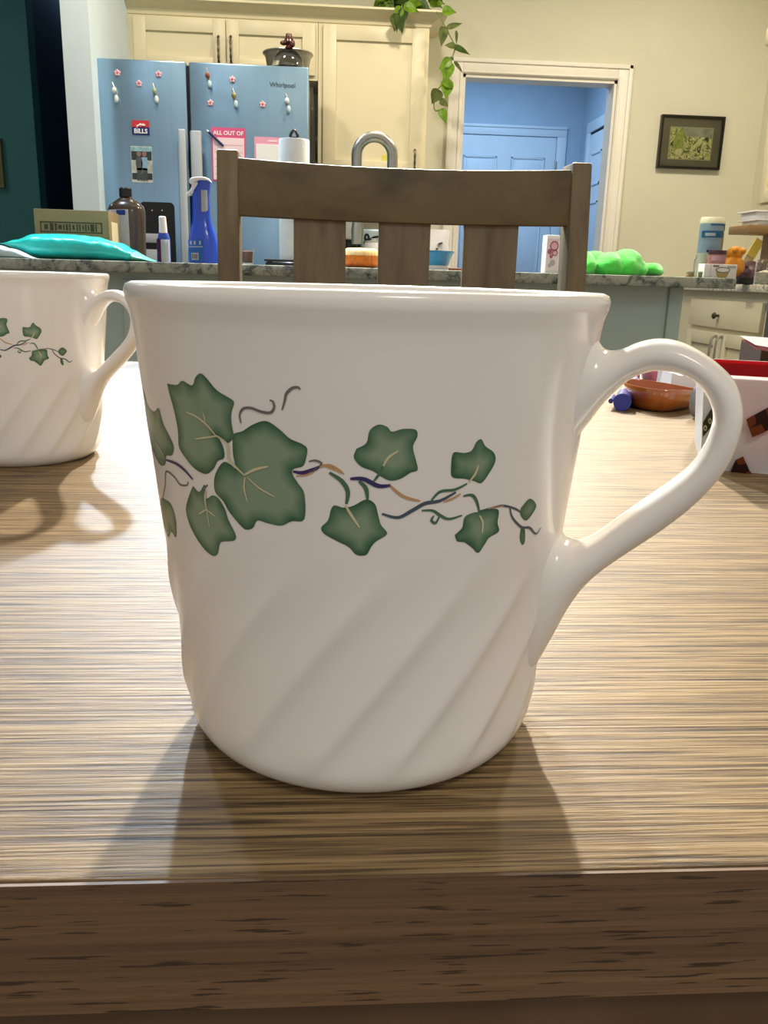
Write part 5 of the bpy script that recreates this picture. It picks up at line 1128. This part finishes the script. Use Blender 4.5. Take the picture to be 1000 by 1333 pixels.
# amber dish with a pouring end
M_amb = mat('amber brown glaze', '#a85a1c', .18, var=.22, scale=40, coat=.8)
c0 = atz(868, 539, T); c0.y += .034; c0.z = T
t = thing('amber_dish', 'glossy amber brown spouted dish on the table seen through the mug handle', 'dish', c0)
def dish():
    b = NB(); n = 48; rings = []
    R_ = .0178; hgt = .0165
    def pos(a, rr, z):
        x = rr*R_*math.cos(a); y = rr*R_*1.9*math.sin(a)
        if math.cos(a) > .25: x += .020*((math.cos(a)-.25)/.75)*rr; 
        k = max(0, math.cos(a)-.3)/.7
        return Vector((c0.x+x, c0.y+y*(1-.45*k), T+z-(.003*k*(z/hgt))))
    for rr, z in ((.66, 0), (.80, .0008), (.95, .005), (1.0, .010), (1.0, hgt-.0012), (.98, hgt), (.94, hgt), (.92, hgt-.0012), (.92, .010), (.84, .005), (.62, .003)):
        rings.append([b.verts.new(pos(2*PI*k/n, rr, z)) for k in range(n)])
    for A, B in zip(rings, rings[1:]):
        for k in range(n): b.faces.new((A[k], A[(k+1) % n], B[(k+1) % n], B[k]))
    b.faces.new(list(reversed(rings[0]))); b.faces.new(rings[-1]); return b
obj('dish_body', dish(), M_amb, t, smooth=True, angle=50)
# grey tab between dish and food box
q = atz(912, 548, T); 
t = thing('grey_lid', 'small grey plastic lid standing between the amber dish and the food box', 'lid', (q.x, q.y, T)); zt = at(912, 502, q.y).z
obj('lid_disc', xform(lathe([(0, -.004), ((zt-T)/2, -.004), ((zt-T)/2, .004), (0, .004)], 32), Matrix.Translation((q.x+.006, q.y+.012, T+(zt-T)/2)) @ Matrix.Rotation(math.radians(38), 4, 'Z') @ Matrix.Rotation(PI/2, 4, 'X')), mat('grey lid plastic', '#8a8e98', .4), t, smooth=True, angle=30)
# white paper cup lid things behind: magenta dish and white napkin
q = at(862, 484, .74); t = thing('magenta_dish', 'magenta clear rimmed dish behind the amber dish', 'dish', (q.x, .77, T)); M_mag = mat('magenta plastic', '#b03a6a', .3, coat=.4)
obj('dish_body', lathe([(0, T), (.010, T), (.013, T+.003), (.019, q.z-T+T-.002), (.020, q.z), (.0185, q.z-.001), (.012, T+.005), (0, T+.003)], 40, q.x, .765), M_mag, t, smooth=True)
q = atz(852, 509, T); t = thing('clear_cup', 'small clear plastic cup just behind the amber dish', 'cup', (q.x, q.y+.012, T))
obj('cup_wall', lathe([(0, T), (.008, T), (.0095, T+.020), (.0088, T+.020), (.0074, T+.001), (0, T+.001)], 32, q.x, q.y+.012), M_cl, t, smooth=True)
q = atz(880, 509, T); t = thing('folded_napkin', 'white folded paper napkin behind the amber dish', 'napkin', (q.x+.02, q.y+.02, T))
b = bx((q.x-.004, q.y+.002, T), (q.x+.04, q.y+.03, T+.014)); bmesh.ops.subdivide_edges(b, edges=b.edges, cuts=5, use_grid_fill=True)
for v in b.verts:
    if v.co.z > T+.001: v.co.z += noise.noise(v.co*70)*.005
obj('napkin_folds', b, M_paper, t, smooth=True, angle=30)
# white food box with red inside and brown checks
M_fw = mat('white coated card', '#e6e6e4', .4, var=.015); M_fr = mat('red card inside', '#b3121c', .45, var=.06); M_ch1 = mat('check dark brown', '#35130b', .5); M_ch2 = mat('check rust', '#8a3e16', .5); M_blk = mat('dark olive band', '#3b3a24', .5); M_gold = mat('pale gold letters', '#d8cf9a', .5)
bl = atz(912, 610, T); br = bl+Vector((.130, -.051, 0))
e = (br-bl); e.z = 0; e = e.normalized(); n_ = Vector((-e.y, e.x, 0)); wdt = .130
t = thing('food_box', 'white paper food tray with red inside and brown check pattern on the table', 'food box', bl)
dpt = .088; hf = .0465; o_ = .004
def corner(u, w_, v, ins=0.):   # u, w_ = 0/1 corners, v = 0 bottom 1 top ; walls lean outwards, ins = inset
    su, sw = (1 if u else -1), (1 if w_ else -1)
    return bl+e*(u*wdt+su*(o_*v-ins))+n_*(w_*dpt+sw*(o_*v-ins))+Vector((0, 0, v*hf+(ins if v == 0 else 0)))
def wall(c, m, nm, th=.0010):
    b = NB(); b.faces.new([b.verts.new(p) for p in c]); bmesh.ops.solidify(b, geom=b.faces[:], thickness=th); return obj(nm, b, m, t)
for (u0, w0, u1, w1, nm) in ((0, 0, 1, 0, 'front_wall'), (1, 0, 1, 1, 'side_wall'), (1, 1, 0, 1, 'back_wall'), (0, 1, 0, 0, 'side_wall')):
    wall([corner(u0, w0, 0), corner(u1, w1, 0), corner(u1, w1, 1), corner(u0, w0, 1)], M_fw, nm)
    wall([corner(u0, w0, 0, .0022), corner(u1, w1, 0, .0022), corner(u1, w1, 1, .0022), corner(u0, w0, 1, .0022)], M_fr, 'red_lining')
wall([corner(0, 0, 0), corner(0, 1, 0), corner(1, 1, 0), corner(1, 0, 0)], M_fw, 'bottom'); wall([corner(0, 0, 0, .002), corner(0, 1, 0, .002), corner(1, 1, 0, .002), corner(1, 0, 0, .002)], M_fr, 'red_lining')
c00, c10, t00, t10 = corner(0, 0, 0), corner(1, 0, 0), corner(0, 0, 1), corner(1, 0, 1)
def decal(pts, m, nm, off=.0022):
    # pts as (u,v) on the front wall
    b = NB(); vs = []
    for u, v in pts:
        p = (c00+(c10-c00)*u)*(1-v)+(t00+(t10-t00)*u)*v; vs.append(b.verts.new(p-n_*off))
    b.faces.new(vs); bmesh.ops.solidify(b, geom=b.faces[:], thickness=.0004); return obj(nm, b, m, t)
def uv(px, py):
    # pixel to front wall coordinates
    dd = fw + rt*((px-500.0)/F_PX) - up*((py-666.5)/F_PX); nn = (c10-c00).cross(t00-c00).normalized(); o0 = Vector((0, 0, ZC)); k = (c00-o0).dot(nn)/dd.dot(nn); p = o0+dd*k
    v = (p.z-T)/hf; l_ = c00*(1-v)+t00*v; r2 = c10*(1-v)+t10*v; return ((p-l_).dot((r2-l_))/(r2-l_).length_squared, v)
decal([uv(971, 545), uv(1004, 527), uv(1016, 552), uv(979, 568)], M_ch1, 'brown_check'); decal([uv(971, 545), uv(982, 539), uv(984, 550), uv(976, 556)], M_ch2, 'rust_check', .0028); decal([uv(976, 556), uv(991, 551), uv(996, 561), uv(979, 568)], M_ch2, 'rust_check', .0028); decal([uv(996, 532), uv(1004, 527), uv(1008, 537), uv(999, 541)], M_ch2, 'rust_check', .0028)
decal([uv(950, 615), uv(957, 598), uv(967, 593), uv(978, 617), uv(970, 621)], M_ch1, 'brown_check'); decal([uv(957, 598), uv(967, 593), uv(971, 602), uv(961, 604)], M_ch2, 'rust_check', .0028); decal([uv(971, 613), uv(977, 612), uv(978.5, 618), uv(970, 621)], M_ch2, 'rust_check', .0028)
decal([uv(915, 568), uv(915, 549), uv(926, 531), uv(934, 524), uv(934, 545)], M_blk, 'dark_band')
for (px, py, r2) in ((918, 556, 3.0), (924, 547, 3.0), (930, 538, 2.6)):
    decal([uv(px+r2*.8*math.cos(k*PI/6), py+r2*1.3*math.sin(k*PI/6)) for k in range(12)], M_gold, 'gold_letter', .0028); decal([uv(px+r2*.3*math.cos(k*PI/6), py+r2*.6*math.sin(k*PI/6)) for k in range(12)], M_blk, 'letter_counter', .0034)
for (u, v) in ((.45, .62), (.62, .22), (.80, .66), (.92, .18)):
    k_ = .055; kv = k_*wdt/hf
    decal([(u-k_, v), (u, v-kv), (u+k_, v), (u, v+kv)], M_ch1, 'brown_check'); decal([(u-k_, v), (u-k_/2, v-kv/2), (u, v), (u-k_/2, v+kv/2)], M_ch2, 'rust_check', .0028)
# open dark carton behind it
q = at(966, 438, .72); 
t = thing('open_carton', 'open dark brown carton with white flap at the table edge behind the food tray', 'carton', (at(1000, 470, .72).x, .72, T))
xa = at(990, 465, .70).x; xb = xa+.12; zt = at(985, 447, .70).z
M_dkc = mat('dark carton', '#4a3a2e', .7)
for (p, q_) in (((xa, .70, T), (xb, .702, zt)), ((xa, .735, T), (xb, .737, zt)), ((xa, .702, T), (xa+.002, .735, zt)), ((xb-.002, .702, T), (xb, .735, zt)), ((xa, .70, T), (xb, .735, T+.001))): obj('carton_wall', bx(p, q_), M_dkc, t)
b = NB(); vs = [b.verts.new(p) for p in (at(963, 437, .69), at(984, 449, .66), at(1060, 462, .64), at(1050, 443, .70))]; b.faces.new(vs); bmesh.ops.solidify(b, geom=b.faces[:], thickness=.0014); obj('white_flap', b, M_fw, t)
b = NB(); vs = [b.verts.new(p+Vector((0, -.002, -.0025))) for p in (at(963, 437, .69), at(984, 450.5, .66), at(1060, 463, .64), at(1050, 443, .70))]; b.faces.new(vs); bmesh.ops.solidify(b, geom=b.faces[:], thickness=.0014); obj('red_flap_edge', b, mat('rose card', '#a5545a', .5), t)
